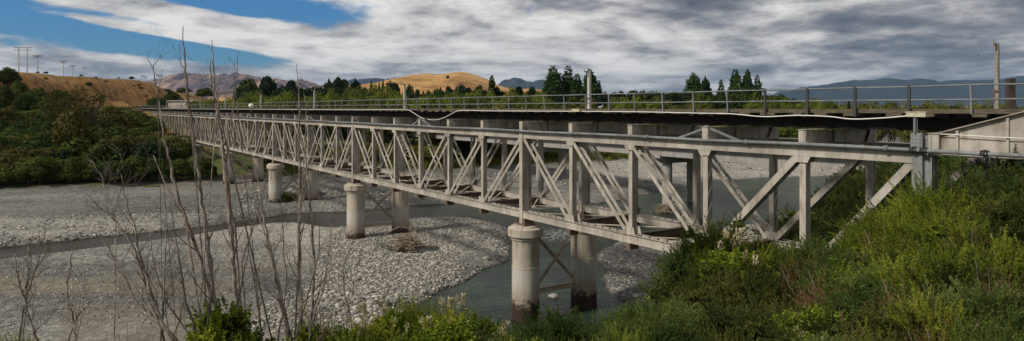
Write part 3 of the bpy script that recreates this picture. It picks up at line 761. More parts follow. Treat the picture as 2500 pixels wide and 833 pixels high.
while u < UEND:
    ub(b, u, u + rr.uniform(.35, .75), 26.60, 26.86, -.315, -.205); u += rr.choice((1.15, 1.3, 1.7, 2.3))
o = b.build('bearer_ends', 'weathered_timber', deck); o['kind'] = 'stuff'
for v in (27.1, 31.0):
    b = MB(); ub(b, UD0, UEND, v - .27, v + .27, -.20, -.15); b.build('walkway', 'black_timber', deck)
for v in (28.2, 29.28):
    b = MB(); ub(b, UD0, UEND + 3, v - .035, v + .035, -.20, -.06); b.build('rail', 'rail_steel', deck)
# railing on the walkway
b = MB(); VR = 26.62
rl = []
for u in np.arange(UD0, UEND, 2.07):
    rl.append(u)
hzt = .80
b.tube([B(u, VR - .075, hzt + .012 * math.sin(u * 1.3)) for u in rl], .032, 8)
railing = b.build('railing', 'galvanised', bridge, True)
b = MB(); b.tube([B(u, VR - .035, .30 + .01 * math.sin(u * 1.7)) for u in rl], .030, 8); b.build('middle_rail', 'galvanised', railing, True)
p0 = None; rest = MB()
dark0 = [u for u in rl if 12.5 < u < 23.5]
usel = [u for u in rl if u > 5][:100]
def railpost(u, mb, dark):
    if dark: ub(mb, u - .05, u + .05, VR - .11, VR - .02, -.34, .86)
    else:
        mb.bar(B(u, VR - .02, -.22), B(u, VR - .09, .84), .06, .06, U)
bb = MB(); railpost(usel[0], bb, False); p0 = bb.build('post', 'galvanised', railing)
bd = MB(); 
pd = None
for u in usel[1:]:
    if 12.6 < u < 20.5:
        if pd is None: bd = MB(); railpost(u, bd, True); pd = bd.build('post', 'dark_metal', railing); ud = u; pd['label'] = 'thick dark railing post'
        else: copy_tree(pd, U * (u - ud), railing)
    else: copy_tree(p0, U * (u - usel[0]), railing)
for u in rl:
    if u > usel[-1]: railpost(u, rest, False)
o = rest.build('far_posts', 'galvanised', railing); o['kind'] = 'stuff'
# pipe clipped along the near truss
b = MB(); b.tube([B(u, V0 - .42, -1.50 + .02 * math.sin(u * .5)) for u in np.arange(2, UEND, 2.5)], .075, 10)
pipe = b.build('pipe', 'galvanised', bridge, True)
b = MB()
for u in np.arange(7, UEND - 2, 6.1):
    b.tube([B(u, V0 - .42, -1.50 + .02 * math.sin(u * .5)), B(u + .16, V0 - .42, -1.50 + .02 * math.sin(u * .5 + .08))], .115, 10)
    ub(b, u + 1, u + 1.06, V0 - .34, V0 - .262, -1.62, -1.4)
o = b.build('collar', 'galvanised', pipe); o['kind'] = 'stuff'
b = MB()
for u in (UE - .06, UE - .42, 9.85):
    for q in range(3): b.tube([B(u + q * .09, V0 - .42, -1.50), B(u + q * .09 + .05, V0 - .42, -1.50)], .105 + .025 * (q == 1), 8)
    ub(b, u + .04, u + .12, V0 - .44, V0 - .40, -1.63, -1.38)
b.build('coupling', 'black_rubber', pipe)
# white cable along the deck edge
def cab(pts, v):
    out = []
    for x, y in pts:
        Z = 1.206 * F / (x - 125) * v * 1.0
        out.append(W(x, y, Z))
    res = []
    for i in range(len(out) - 1):       # smooth the path
        p_0 = out[max(i - 1, 0)]; p1 = out[i]; p2 = out[i + 1]; p3 = out[min(i + 2, len(out) - 1)]
        for q in range(6):
            s = q / 6; res.append(.5 * ((2 * p1) + (p2 - p_0) * s + (2 * p_0 - 5 * p1 + 4 * p2 - p3) * s * s + (3 * p1 - p_0 - 3 * p2 + p3) * s ** 3))
    return res + [out[-1]]
b = MB()
b.tube(cab([(2225, 282), (2160, 288), (2080, 291), (2026, 285), (1945, 282), (1863, 285), (1781, 278), (1700, 276.5), (1600, 274), (1528, 273), (1400, 272), (1300, 271.5), (1200, 271), (1130, 270), (1112, 273), (1085, 287), (1060, 293), (1030, 288), (1005, 273), (988, 268.5), (900, 268.5), (760, 268), (600, 267), (480, 266.5), (400, 266), (345, 265.5)], 26.5), .026, 6)
b.build('cable', 'white_plastic', bridge, True)
b = MB(); b.tube(cab([(2280, 328), (2310, 328), (2360, 331), (2400, 333), (2450, 336), (2520, 339)], 25.86), .018, 6); b.build('cable', 'white_plastic', bridge, True)
# drain pipes hanging by the abutment, rail signal boxes
jb = empty('junction_box', W(2237, 325, 24.6)); tag(jb, 'cream electrical box on a grey stalk above the end post of the truss', 'junction box')
b = MB(); p = W(2239, 280, 24.5); q = p - VV * 0; b.bar(p - U * .33, p + U * .33, .22, .16); b.bar(p - U * .36 + UP * .09, p + U * .36 + UP * .09, .26, .03); b.build('box', 'cream_box', jb)
b = MB(); b.tube([W(2233, 326, 24.5), W(2233, 287, 24.5)], .045, 8); b.tube([W(2239, 326, 24.5), W(2239, 287, 24.5)], .02, 6); b.build('stalk', 'galvanised', jb)
b = MB(); p = W(1408, 270, 40.9); b.bar(p - U * .35, p + U * .35, .2, .14); b.bar(p - U * .38 + UP * .08, p + U * .38 + UP * .08, .23, .03)
tag(b.build('junction_box', 'cream_box'), 'small cream box on the cable beside the deck, left of the tall poplars pole', 'junction box')
hp = empty('drain_pipe', W(2422, 455, 25)); tag(hp, 'pair of thin vertical pipes hanging from the approach girder at right', 'pipe')
b = MB()
b.tube([W(2419, 300, 23.6), W(2419, 455, 23.6)], .02, 6); b.build('rod', 'black_rubber', hp)
b = MB()
for x in (2412, 2422): b.tube([W(x, 385, 23.9), W(x, 450, 23.9)], .035, 8)
b.tube([W(2422, 440, 23.9), W(2436, 441, 23.9)], .03, 8); b.build('pipe', 'galvanised', hp, True)

# ------------------------------------------------------------------ old steel telegraph posts standing along the far side of the deck
def polebuild(u, dark=False):
    e = empty('line_post', B(u, 31.75, -.9)); b = MB()
    w0, w1, zt = .14, .10, 2.62
    b.hexa([B(u - w0, 31.6 - .11, -1.9), B(u - w0, 31.6 + .11, -1.9), B(u + w0, 31.6 + .11, -1.9), B(u + w0, 31.6 - .11, -1.9),
            B(u - w1, 31.6 - .08, zt), B(u - w1, 31.6 + .08, zt), B(u + w1, 31.6 + .08, zt), B(u + w1, 31.6 - .08, zt)])
    for i, z in enumerate(np.arange(-.2, 2.5, .17)):
        rivets(b, [B(u + s * (w0 - .05 - (w0 - w1) * max(0, (z + 1.9)) / 4.5), 31.6 - .118, z) for s in (-1, 1)], -VV, .03)
        rivets(b, [B(u - w0 - .002 + (w0 - w1) * (z + 1.9) / 4.5, 31.62 + s * .07, z) for s in (-1, 1)], -U, .03)
    b.build('shaft', 'white_concrete', e)
    b = MB(); b.bar(B(u, 31.15, zt - .06), B(u, 31.62, zt - .06), .10, .10); b.bar(B(u, 31.15, zt + .0), B(u, 31.15, zt + .14), .05, .05); b.build('bracket', 'steel_grey', e)
    b = MB(); b.bar(B(u + .1, 31.44, .75), B(u + .1, 31.47, .25), .07, .05); ub(b, u - .26, u + .26, 31.42, 31.46, .66, .74); b.build('strap', 'rusty_steel', e)
    return e
names_ = ['tall pale riveted post at the right beside a dark timber stump', 'pale riveted post in front of the tall dark poplars', 'pale riveted post in front of the golden hill, small tree beside its top',
          'pale riveted post between the bare sapling and the conifers, fourth from the right', 'pale riveted post just right of the white globe lamp', 'short distant post in the first green field beyond the bare trunks', 'tiny distant post beside the pale wall at the bridge end',
          'faint distant post left of the pale wall', 'farthest faint post near the end of the deck']
pl = polebuild(U0); ki = kid_index()
tag(pl, names_[1], 'post', 'riveted posts along the far side of the deck')
for i, kk in enumerate((-1, 1, 2, 3, 4, 5, 6, 7)):
    du = SPAN * kk if kk > 0 else -(U0 - 11.9)
    c = copy_tree(pl, U * du, None, ki); c['label'] = names_[0] if kk < 0 else names_[kk + 1]
    if kk < 0:
        c.scale = (.66, .66, 1)
        for ch in bpy.data.objects:
            if ch.parent == c and ch.name.startswith('shaft'): ch.data = ch.data.copy(); ch.data.materials[0] = M['pale_weathered']
b = MB(); p = W(2467, 262, 26.5)
b.hexa([p + Vector((a * .12, c * .12, z)) for z in (-7.0, 1.08) for a, c in ((-1, -1), (1, -1), (1, 1), (-1, 1))])
b.hexa([p + Vector((a * .125, c * .125, z)) for z in (1.083, 1.11) for a, c in ((-1, -1), (1, -1), (1, 1), (-1, 1))])
tag(b.build('timber_post', 'dark_post_timber'), 'short thick dark brown timber post at the far right edge', 'post')
# globe lamp on the walkway
gl_ = empty('globe_lamp', W(613, 264, 104)); tag(gl_, 'small white round lamp on a short stem above the deck', 'lamp')
cc = W(613, 258.5, 104)
b = MB(); b.lathe(cc.x, cc.y, [(.10, cc.z - .38), (.22, cc.z - .28), (.36, cc.z - .1), (.38, cc.z + .06), (.30, cc.z + .25), (.12, cc.z + .34)], 16); b.build('shade', 'white_plastic', gl_, True)
b = MB(); b.tube([cc - UP * .9, cc - UP * .38], .06, 6); b.build('stem', 'galvanised', gl_)

# ------------------------------------------------------------------ the newer concrete road bridge upstream
VB = 72.0
rb = empty('road_bridge', B(20, VB, -14)); tag(rb, 'low grey concrete road bridge behind the trusses', 'bridge')
def zu(x, v): Z = 1.206 * F * v / (x - 125); return (Z - ST * v) / CT
ua, ue = zu(2700, VB), 330
b = MB(); ub(b, ua, ue, VB + .5, VB + 9.5, -6.9, -5.35); b.build('girder', 'road_concrete', rb)
b = MB(); ub(b, ua, ue, VB - .5, VB + 10.5, -5.347, -4.75); b.build('deck', 'white_concrete', rb)
b = MB()
for z in (-3.55, -3.95): b.tube([B(ua, VB - .3, z), B(ue, VB - .3, z)], .05, 6)
for u in np.arange(ua, ue, 3.0): ub(b, u - .05, u + .05, VB - .36, VB - .26, -4.745, -3.5)
b.build('railing', 'galvanised', rb)
for x in (2052, 1612, 1303, 1040, 904, 800, 725, 665):
    u = zu(x, VB + 1); e = MB()
    q = []
    for du in (-.6, .6):
        q += [B(u + du, VB + .3, -6.7), B(u + du, VB + .3, -7.2), B(u + du, VB + 1.6, -8.0), B(u + du, VB + 8.4, -8.0), B(u + du, VB + 9.7, -7.2), B(u + du, VB + 9.7, -6.7)]
    e.raw(q, [(0, 1, 2, 3, 4, 5), (11, 10, 9, 8, 7, 6)] + [(i, (i + 1) % 6, (i + 1) % 6 + 6, i + 6)[::-1] for i in range(6)])
    pr = e.build('pier', 'road_concrete', rb)
    for v in (VB + 2.4, VB + 7.6):
        c = B(u, v, 0); e = MB(); e.lathe(c.x, c.y, [(.72, -1.2), (.72, EYE - 8.0)], 20); o = e.build('column', 'road_concrete', pr); o.data.shade_smooth(); md = o.modifiers.new('edges', 'EDGE_SPLIT'); md.split_angle = R(35)

# pale wall and curved railway beyond the far end of the bridge
pw = empty('retaining_wall', W(440, 262, 262)); tag(pw, 'long low pale concrete wall beyond the far end of the rail deck', 'wall')
b = MB(); b.bar(W(412, 257.5, 262), W(470, 257.5, 262), .8, 2.4); b.build('wall', 'white_concrete', pw)
b = MB(); b.bar(W(409, 246.5, 262), W(484, 246, 262), 1.6, .35); b.build('coping', 'pale_concrete', pw)
def track(pts, name):
    bb = MB(); rails = MB(); out = []
    for i in range(len(pts) - 1):
        for q in range(8):
            s = q / 8; p_0 = pts[max(i - 1, 0)]; p1 = pts[i]; p2 = pts[i + 1]; p3 = pts[min(i + 2, len(pts) - 1)]
            out.append(.5 * ((2 * p1) + (p2 - p_0) * s + (2 * p_0 - 5 * p1 + 4 * p2 - p3) * s * s + (3 * p1 - p_0 - 3 * p2 + p3) * s ** 3))
    out.append(pts[-1])
    L = []; Rr = []
    for i, p in enumerate(out):
        d = (out[min(i + 1, len(out) - 1)] - out[max(i - 1, 0)]); d.z = 0; d.normalize(); s = Vector((d.y, -d.x, 0)); L.append((p - s * 2.6, p - s * 5 - UP * 2.5)); Rr.append((p + s * 2.6, p + s * 5 - UP * 2.5))
    n = len(out); vs = [a[1] for a in L] + [a[0] for a in L] + [a[0] for a in Rr] + [a[1] for a in Rr]
    fs = [(k * n + i, (k + 1) * n + i, (k + 1) * n + i + 1, k * n + i + 1) for k in range(3) for i in range(n - 1)]
    bb.raw(vs, fs); tag(bb.build(name, 'ballast'), 'pale ballast embankment of the railway curving away beyond the bridge', kind='structure')
    for sgn in (-.55, .55):
        rails.tube([p + UP * .2 + Vector(((out[min(i + 1, n - 1)] - out[max(i - 1, 0)]).normalized().y, -(out[min(i + 1, n - 1)] - out[max(i - 1, 0)]).normalized().x, 0)) * sgn for i, p in enumerate(out)], .09, 4)
    tag(rails.build('railway_track', 'rail_steel'), 'pair of rails on the curved embankment beyond the bridge', kind='structure')
TRK = [B(UEND + 2, 28.7, -.5), B(UEND + 25, 28.7, -.3), W(398, 251, 325), W(403, 244, 370), W(430, 236, 430), W(475, 230, 480), W(530, 224, 540), W(575, 219, 620)]
track(TRK, 'railway_embankment')
# ------------------------------------------------------------------ foliage
def unit(n, g): v = g.normal(size=(n, 3)); return v / np.linalg.norm(v, axis=1)[:, None]
def leafquads(P_, N_, size, g, elong=1.5):
    """diamond leaves at P_, facing N_"""
    n = len(P_); r = unit(n, g); a = np.cross(N_, r); a /= np.linalg.norm(a, axis=1)[:, None] + 1e-9; b = np.cross(N_, a)
    s = size[:, None]
    V = np.stack([P_ - a * s * elong, P_ - b * s, P_ + a * s * elong, P_ + b * s], 1)
    V += N_[:, None, :] * (s[:, None, :] * g.normal(size=(n, 4, 1)) * .25)
    return V.reshape(-1, 3)
def crown(name, lobes, per, size, mat, g, gap=.35, nz=.7, shell=.78, up=.25, elong=1.4):
    """leaves on and just inside the surface of a union of ellipsoid lobes, thinned in patches"""
    allP = []; allN = []; L = np.array(lobes, float)
    for (cx, cy, cz, rx, ry, rz) in lobes:
        area = (rx * ry + rx * rz + ry * rz) / 3; n = int(per * area)
        d = unit(n, g); rad = shell + (1.08 - shell) * g.random(n) ** .6
        bump_ = 1 + .14 * np.sin(d[:, 0] * 7 + cx * 3) * np.sin(d[:, 1] * 6 + cy * 2) + .10 * np.sin(d[:, 2] * 11 + cz * 5)
        p = d * rad[:, None] * bump_[:, None] * np.array([rx, ry, rz]) + np.array([cx, cy, cz])
        q = (p[:, None, :] - L[None, :, :3]) / L[None, :, 3:]; ins = (np.sum(q * q, 2) < .55).any(1)
        f = np.sin(p[:, 0] * 2.1 / rx + cx) + np.sin(p[:, 1] * 2.3 / ry + 1.7 * cz) + np.sin(p[:, 2] * 2.9 / rz + cy) + np.sin((p[:, 0] + p[:, 2]) * 5 / rx)
        keep = (~ins) & (f > -2.2 + gap * 2) | (g.random(n) < .12)
        p = p[keep]; d = d[keep]; allP.append(p); allN.append(d)
    P_ = np.concatenate(allP); N_ = np.concatenate(allN); n = len(P_)
    N_ = N_ + unit(n, g) * nz + np.array([0, 0, up]); N_ /= np.linalg.norm(N_, axis=1)[:, None]
    sz = size * (.6 + .8 * g.random(n))
    return fastmesh(name, leafquads(P_, N_, sz, g, elong), 4, mat)
def trunkmesh(name, h, r, g, limbs=5, mat='trunk_bark', top=.75, multi=1, spread=.25):
    b = MB()
    for m_ in range(multi):
        a0 = g.random() * 6.28; sp = spread * h * (multi > 1)
        base = Vector((math.cos(a0) * r * 2, math.sin(a0) * r * 2, -.5)) if multi > 1 else Vector((0, 0, -.5))
        pts = [base]; k = 6
        for i in range(1, k + 1):
            f = i / k; pts.append(Vector((base.x + math.cos(a0) * sp * f + g.normal() * .012 * h, base.y + math.sin(a0) * sp * f + g.normal() * .012 * h, h * top * f)))
        rad = [r * (1 - .75 * i / k) / (1 if multi == 1 else 1.5) for i in range(k + 1)]
        b.tube(pts, rad, 7)
        for j in range(limbs):
            i = 2 + int(g.random() * (k - 2)); p = pts[i]; a = g.random() * 6.28; l = h * (.16 + .14 * g.random())
            q = p + Vector((math.cos(a) * l * .7, math.sin(a) * l * .7, l * .7)); mid_ = (p + q) / 2 + Vector((0, 0, -l * .08))
            b.tube([p, mid_, q], [rad[i] * .6, rad[i] * .4, rad[i] * .15], 5)
    o = b.build(name, mat, origin=(0, 0, 0)); me = o.data; bpy.data.objects.remove(o); return me
g = np.random.default_rng(11)
KIND = {}
def defkind(key, nm, variants): KIND[key] = (nm, variants)
# poplar, 22 m
vs_ = []
for s in range(3):
    lob = []
    for c_ in range(5):
        a = c_ * 1.257 + g.random(); d0 = (0 if c_ == 0 else 1.3 + .7 * g.random()); ht = 21.8 if c_ == 0 else 21 * (.80 + .19 * g.random())
        for i in range(11):
            f = (i + .3) / 11; rr_ = (1.5 + .5 * g.random()) * (min(1, .6 + f * 2) if f < .78 else max(.42, 1 - .7 * ((f - .78) / .22) ** 1.8))
            k_ = d0 * (.45 + .75 * math.sin(math.pi * min(1, f + .12)))
            lob.append((math.cos(a) * k_ + g.normal() * .2, math.sin(a) * k_ + g.normal() * .2, 1.2 + f * (ht - 2), rr_, rr_, 1.7))
    vs_.append((crown('crown', lob, 120, .22, 'poplar_leaf', g, .12, .7, .6, .3, 1.7), trunkmesh('trunk', 20, .45, g, 6)))
defkind('poplar', 'poplar_tree', vs_)
# conifer, 16 m, irregular layered
vs_ = []
for s in range(3):
    lob = []
    for i in range(48):
        f = g.random() ** .85; rr_ = (5.4 * (1 - f) ** .6 + .6); a = g.random() * 6.28; d_ = rr_ * (.35 + .6 * g.random())
        lob.append((math.cos(a) * d_, math.sin(a) * d_, 3 + f * 12.2 + .12 * d_, 1.2 + rr_ * .26, 1.2 + rr_ * .26, .75 + .5 * g.random()))
    for i in range(9): f = i / 9; lob.append((0, 0, 2.5 + f * 13.6, 2.6 * (1 - f) + .45, 2.6 * (1 - f) + .45, 1.6))
    vs_.append((crown('crown', lob, 100, .25, 'conifer_leaf', g, .12, .8, .55, .2, 1.9), trunkmesh('trunk', 15, .5, g, 6)))
defkind('conifer', 'conifer_tree', vs_)
# round dark evergreen, 12 m
def roundtree(mat, n, hh, rad, per, size, gap, low=.25, lobr=(.30, .52)):
    lob = []
    for i in range(n):
        d = unit(1, g)[0]; d[2] = abs(d[2]) * 1.0 - .15; k = g.random() ** .4
        r_ = rad * (lobr[0] + (lobr[1] - lobr[0]) * g.random())
        lob.append((d[0] * rad * .72 * k, d[1] * rad * .72 * k, hh * (low + (1 - low) * .5) + d[2] * hh * (1 - low) * .46 * k - .0, r_, r_, r_ * .72))
    return crown('crown', lob, per, size, mat, g, gap, .75, .68, .35, 1.4)
defkind('evergreen', 'evergreen_tree', [(roundtree('conifer_leaf', 26, 12, 5, 75, .26, .2), trunkmesh('trunk', 9, .5, g)) for s in range(2)])
defkind('broadtree', 'broadleaf_tree', [(roundtree('bank_leaf', 26, 11, 4.6, 80, .25, .25), trunkmesh('trunk', 9, .4, g)) for s in range(3)])
defkind('willow', 'willow_tree', [(roundtree('willow_leaf', 15, 8.5, 5.6, 190, .15, .05, .05, (.42, .6)), trunkmesh('trunk', 5, .35, g, multi=3)) for s in range(4)])
defkind('olive', 'scrub_willow', [(roundtree('olive_leaf', 16, 7, 4.6, 170, .15, .1, .05, (.36, .56)), trunkmesh('trunk', 4, .3, g, multi=3)) for s in range(2)])
defkind('scrub', 'scrub_bush', [(roundtree('scrub_leaf', 22, 4, 3.2, 150, .14, .2, .03), trunkmesh('trunk', 2.4, .12, g, multi=3)) for s in range(3)])
defkind('bank', 'bank_shrub', [(roundtree('bank_leaf', 44, 8, 4.6, 260, .125, .3, .0, (.2, .38)), trunkmesh('trunk', 5, .22, g, multi=3)) for s in range(4)])
defkind('brown', 'brown_shrub', [(roundtree('brown_leaf', 30, 5, 3, 200, .12, .3, .05), trunkmesh('trunk', 3, .15, g, multi=4)) for s in range(2)])
# tall thin-crowned tree showing its stems
lob = []
for i in range(46):
    a = g.random() * 6.28; f = g.random(); d_ = (1.5 + 3.4 * f) * g.random() ** .6
    lob.append((math.cos(a) * d_, math.sin(a) * d_, 5.2 + f * 7.8 - d_ * .25, .8 + .5 * g.random(), .8 + .5 * g.random(), .9 + .8 * g.random()))
defkind('thin', 'thin_crowned_tree', [(crown('crown', lob, 120, .12, 'brown_leaf', g, .75, .9, .4, .2, 1.4), trunkmesh('trunk', 12, .26, g, 5, 'trunk_bark', .9, 9, .30))])
BASEH = {'poplar': 22.6, 'conifer': 16.4, 'evergreen': 12.2, 'broadtree': 11.2, 'willow': 8.7, 'olive': 7.1, 'scrub': 4.1, 'bank': 8.1, 'brown': 5.1, 'thin': 13.4}
CNT = {}
def tree(key, X, Y, sc, sw=None, label='', group=None, cat='tree', zb=None, var=None):
    nm, vs = KIND[key]; i = CNT.get(key, 0); CNT[key] = i + 1
    cm, tm = vs[(i if var is None else var) % len(vs)]
    zb = hz(X, Y) if zb is None else zb
    e = bpy.data.objects.new(nm, None); COL.objects.link(e); e.location = (X, Y, zb - .15); e.empty_display_size = .5
    e.rotation_euler = (0, 0, (i * 2.399) % 6.283); e.scale = (sw or sc, sw or sc, sc)
    for n_, m_ in (('crown', cm), ('trunk', tm)):
        o = bpy.data.objects.new(n_, m_); COL.objects.link(o); o.parent = e
    return tag(e, label, cat, group)
def treepx(key, px, topy, Z, width=None, label='', group=None, cat='tree', var=None):
    X = (px - 1250) / F * Z; zb = hz(X, Z); top = EYE + (264 - topy) / F * Z
    sc = max(.15, (top - zb) / BASEH[key]); sw = sc
    if width:
        base_w = {'poplar': 4.5, 'conifer': 10.5, 'evergreen': 10, 'broadtree': 9.4, 'willow': 11.4, 'olive': 9.4, 'scrub': 6.6, 'bank': 9.4, 'brown': 6.2, 'thin': 9}[key]
        sw = width * Z / F / base_w
    return tree(key, X, Z, sc, sw, label, group, cat, None, var)
ORD = ['first', 'second', 'third', 'fourth', 'fifth', 'sixth', 'seventh', 'eighth', 'ninth', 'tenth', 'eleventh', 'twelfth', 'thirteenth', 'fourteenth', 'fifteenth', 'sixteenth', 'seventeenth', 'eighteenth', 'nineteenth', 'twentieth']
def nth(i):
    n = i + 1; pre = ''
    if n > 100: pre = 'hundred and '; n -= 100
    if n == 100: return 'hundredth'
    if n <= 20: return pre + ORD[n - 1]
    t_, r_ = divmod(n, 10)
    if r_ == 0: return pre + ['', '', 'twentieth', 'thirtieth', 'fortieth', 'fiftieth', 'sixtieth', 'seventieth', 'eightieth', 'ninetieth'][t_]
    return pre + ['', '', 'twenty', 'thirty', 'forty', 'fifty', 'sixty', 'seventy', 'eighty', 'ninety'][t_] + '-' + ORD[r_ - 1]
# poplars
gp = 'tall dark poplars beyond the deck'
for px, ty, w_, lab in ((1352, 152, 44, 'tallest broad dark poplar left of the pale post, leftmost of its clump'), (1388, 153, 42, 'dark poplar close left of the pale post, second of the clump'), (1408, 172, 30, 'shorter poplar filling the gap left of the pale post'),
                        (1440, 160, 34, 'dark poplar directly behind the pale riveted post'), (1462, 190, 24, 'short narrow poplar just right of the pale riveted post'), (1200, 176, 22, 'lone slim poplar at the right foot of the golden hill'),
                        (1692, 170, 38, 'pointed dark poplar left of the dark pine'), (1760, 188, 22, 'shorter narrow poplar right of the dark pine'), (1796, 161, 30, 'tall slim poplar, leftmost of the three close together'), (1824, 161, 26, 'tall slim poplar, middle of the three close together'), (1848, 176, 28, 'poplar at the right end of the three close together'),
                        (1338, 200, 30, 'low poplar skirt at the left edge of the tall clump')):
    treepx('poplar', px, ty, 262 + (px % 7) * 3, w_, lab, gp)
gp = 'small slim poplars on the skyline'
for i, (px, ty, w_) in enumerate(((906, 192, 10), (919, 204, 8), (926, 196, 9), (935, 190, 9), (1046, 215, 9), (1062, 212, 10), (1068, 208, 8))):
    treepx('poplar', px, ty, 420, w_, nth(i).capitalize() + ' from the left of the slim pale poplars near the golden hill', gp)
gp = 'dark conifers on the left skyline'
for i, (px, ty, w_, k_) in enumerate(((650, 184, 46, 'conifer'), (668, 192, 40, 'conifer'), (690, 205, 34, 'conifer'), (712, 194, 44, 'conifer'), (735, 212, 30, 'conifer'), (760, 214, 34, 'conifer'), (785, 212, 30, 'conifer'), (803, 191, 40, 'conifer'), (825, 185, 38, 'conifer'), (842, 192, 34, 'conifer'), (868, 190, 52, 'conifer'), (890, 210, 30, 'conifer'), (627, 212, 44, 'conifer'), (1722, 184, 40, 'conifer'), (2073, 244, 12, 'conifer'))):
    lab = {13: 'dark open pine between two poplars right of the middle', 14: 'tiny dark pine on the flat before the blue range'}.get(i, nth(i) + ' dark conifer listed along the left skyline near the pink mountains')
    if i < 13:
        o_ = sorted([650, 668, 690, 712, 735, 760, 785, 803, 825, 842, 868, 890, 627]).index(px); lab = nth(o_).capitalize() + ' from the left of the dark conifers below the pinkish mountains'
    treepx('conifer', px, ty, 300 + (px % 5) * 8, w_, lab, gp if i < 13 else None)
for px, ty, w_, Z, k_, lab in ((605, 187, 52, 330, 'broadtree', 'big round olive-tinted tree in front of the pink mountains'), (584, 208, 30, 325, 'broadtree', 'small round tree at the left foot of the big round one'),
                          (960, 197, 46, 300, 'evergreen', 'round dark tree just left of the golden hill post'), (1000, 202, 26, 330, 'broadtree', 'thin crowned tree just right of the post by the golden hill'), (1100, 208, 34, 340, 'evergreen', 'low dark round tree below the golden hill'), (1128, 204, 34, 340, 'evergreen', 'dark spreading tree under the mast of the golden hill'),
                          (1172, 202, 16, 340, 'broadtree', 'pale small tree left of the lone slim poplar'), (1045, 176 + 40, 16, 300, 'broadtree', 'little dark tree low before the golden hill')):
    treepx(k_, px, ty, Z, w_, lab)
rt = random.Random(5)
def row(key, x0, x1, n, ty, Z0, Z1, wr, lab, group, jit=5, cat='tree'):
    xs_ = sorted(x0 + (x1 - x0) * (i + rt.uniform(.1, .9)) / n for i in range(n))
    for i, px in enumerate(xs_):
        y = (ty(px) if callable(ty) else ty) + rt.uniform(-jit, jit)
        treepx(key, px, y, rt.uniform(Z0, Z1), rt.uniform(*wr), lab % nth(i), group, cat)
row('conifer', 1010, 1345, 24, 215, 270, 300, (26, 42), '%s from the left of the low dark trees under the golden hill', 'low dark trees under the golden hill', 7)
row('evergreen', 590, 900, 18, 213, 270, 300, (40, 62), '%s from the left of the dark round trees beneath the conifers', 'dark trees beneath the conifers', 6)
row('broadtree', 1210, 1345, 8, 228, 250, 270, (34, 50), '%s from the left of the mid-green trees left of the poplar clump', 'mid green trees left of the poplars', 5)
row('evergreen', 1470, 1690, 14, 222, 260, 290, (34, 52), '%s from the left of the dark trees between the poplar clumps', 'dark trees between the poplar clumps', 4)
row('broadtree', 1480, 1690, 9, lambda x: 222 - 8 * math.exp(-((x - 1560) / 30) ** 2), 296, 320, (30, 44), '%s from the left of the paler treetops between the poplar clumps', 'paler treetops between the poplars', 3)
row('broadtree', 1690, 2030, 16, lambda x: 226 if x < 1880 else 226 + (x - 1880) * .15, 240, 262, (40, 60), '%s from the left of the green trees under the right-hand poplars', 'green trees under the right poplars', 5)
row('evergreen', 1330, 1480, 7, 226, 252, 262, (36, 48), '%s from the left of the dark undergrowth at the poplar feet', 'dark undergrowth at the feet of the poplars', 5)
# willow mounds behind the railing
row('willow', 600, 780, 9, 236, 215, 240, (52, 74), '%s from the left of the green willow mounds behind the globe lamp', 'willow mounds behind the globe lamp', 4)
row('evergreen', 780, 1345, 20, 234, 255, 268, (40, 56), '%s from the left of the dark trees showing between the willow mounds', 'dark trees between the willow mounds', 4)
row('willow', 790, 1340, 15, lambda x: 229 + 3 * math.sin(x * .02) - 6 * (x < 1000) * (x > 850), 225, 250, (50, 84), '%s from the left in the back row of bright willow mounds', 'back row of willow mounds', 6)
row('willow', 760, 1330, 15, lambda x: 239, 185, 215, (60, 96), '%s from the left in the front row of bright willow mounds', 'front row of willow mounds', 7)
row('olive', 1340, 1700, 12, lambda x: 250, 205, 235, (52, 76), '%s from the left of the dull green scrub trees behind the mid railing', 'dull green scrub trees behind the railing', 5)
row('willow', 1510, 1640, 3, 243, 190, 200, (66, 84), '%s bright mound from the left between the poplar clumps', 'bright mounds between the poplar clumps', 2)
row('willow', 1830, 2050, 9, 249, 205, 235, (44, 64), '%s from the left of the yellow-green mounds left of the blue range', 'yellow green mounds left of the blue range', 4)
row('scrub', 2020, 2600, 26, lambda x: 254, 330, 420, (26, 50), '%s from the left of the low scrub on the river terrace at right', 'low scrub on the far terrace', 4, 'bush')
row('olive', 2050, 2650, 16, lambda x: 262, 190, 260, (50, 80), '%s from the left of the olive scrub on the flat at right', 'olive scrub on the flat at right', 4, 'bush')
# undergrowth filling the flat behind the railing down to the river edge
row('olive', 620, 1250, 24, lambda x: 262 - (x - 620) * .01, 155, 180, (60, 84), '%s from the left of the dark olive bushes seen between the deck and the chord', 'olive bushes on the far bank under the deck', 6, 'bush')
row('willow', 1250, 2050, 20, lambda x: 300, 196, 220, (60, 84), '%s from the left of the bank willows seen under the deck', 'bank willows seen under the deck', 8, 'bush')
row('scrub', 660, 1960, 52, lambda x: 385 - 22 * (x > 1200) + 4, 0, 0, (30, 44), '%s', '', 0, 'bush') if False else None
# low bushes right along the far water's edge
n_ = 0
bank_pts = []
fp = FAR[4:10]
for (x0, y0), (x1, y1) in zip(fp[:-1], fp[1:]):
    L_ = math.hypot(x1 - x0, y1 - y0); m_ = int(L_ / 3.2)
    for i in range(m_): bank_pts.append((x0 + (x1 - x0) * i / m_, y0 + (y1 - y0) * i / m_))
bank_pts.sort(key=lambda p: p[0] / p[1])
for i, (x, y) in enumerate(bank_pts):
    dd = rt.uniform(4, 10); k_ = rt.choice(('scrub', 'scrub', 'brown', 'scrub'))
    s_ = rt.uniform(.45, .95); tree(k_, x - dd * .45, y + dd * .9, s_, s_ * 1.3, '%s from the left of the low yellow-green bushes along the far waterside' % nth(i).capitalize(), 'low bushes along the far waterside', 'bush')
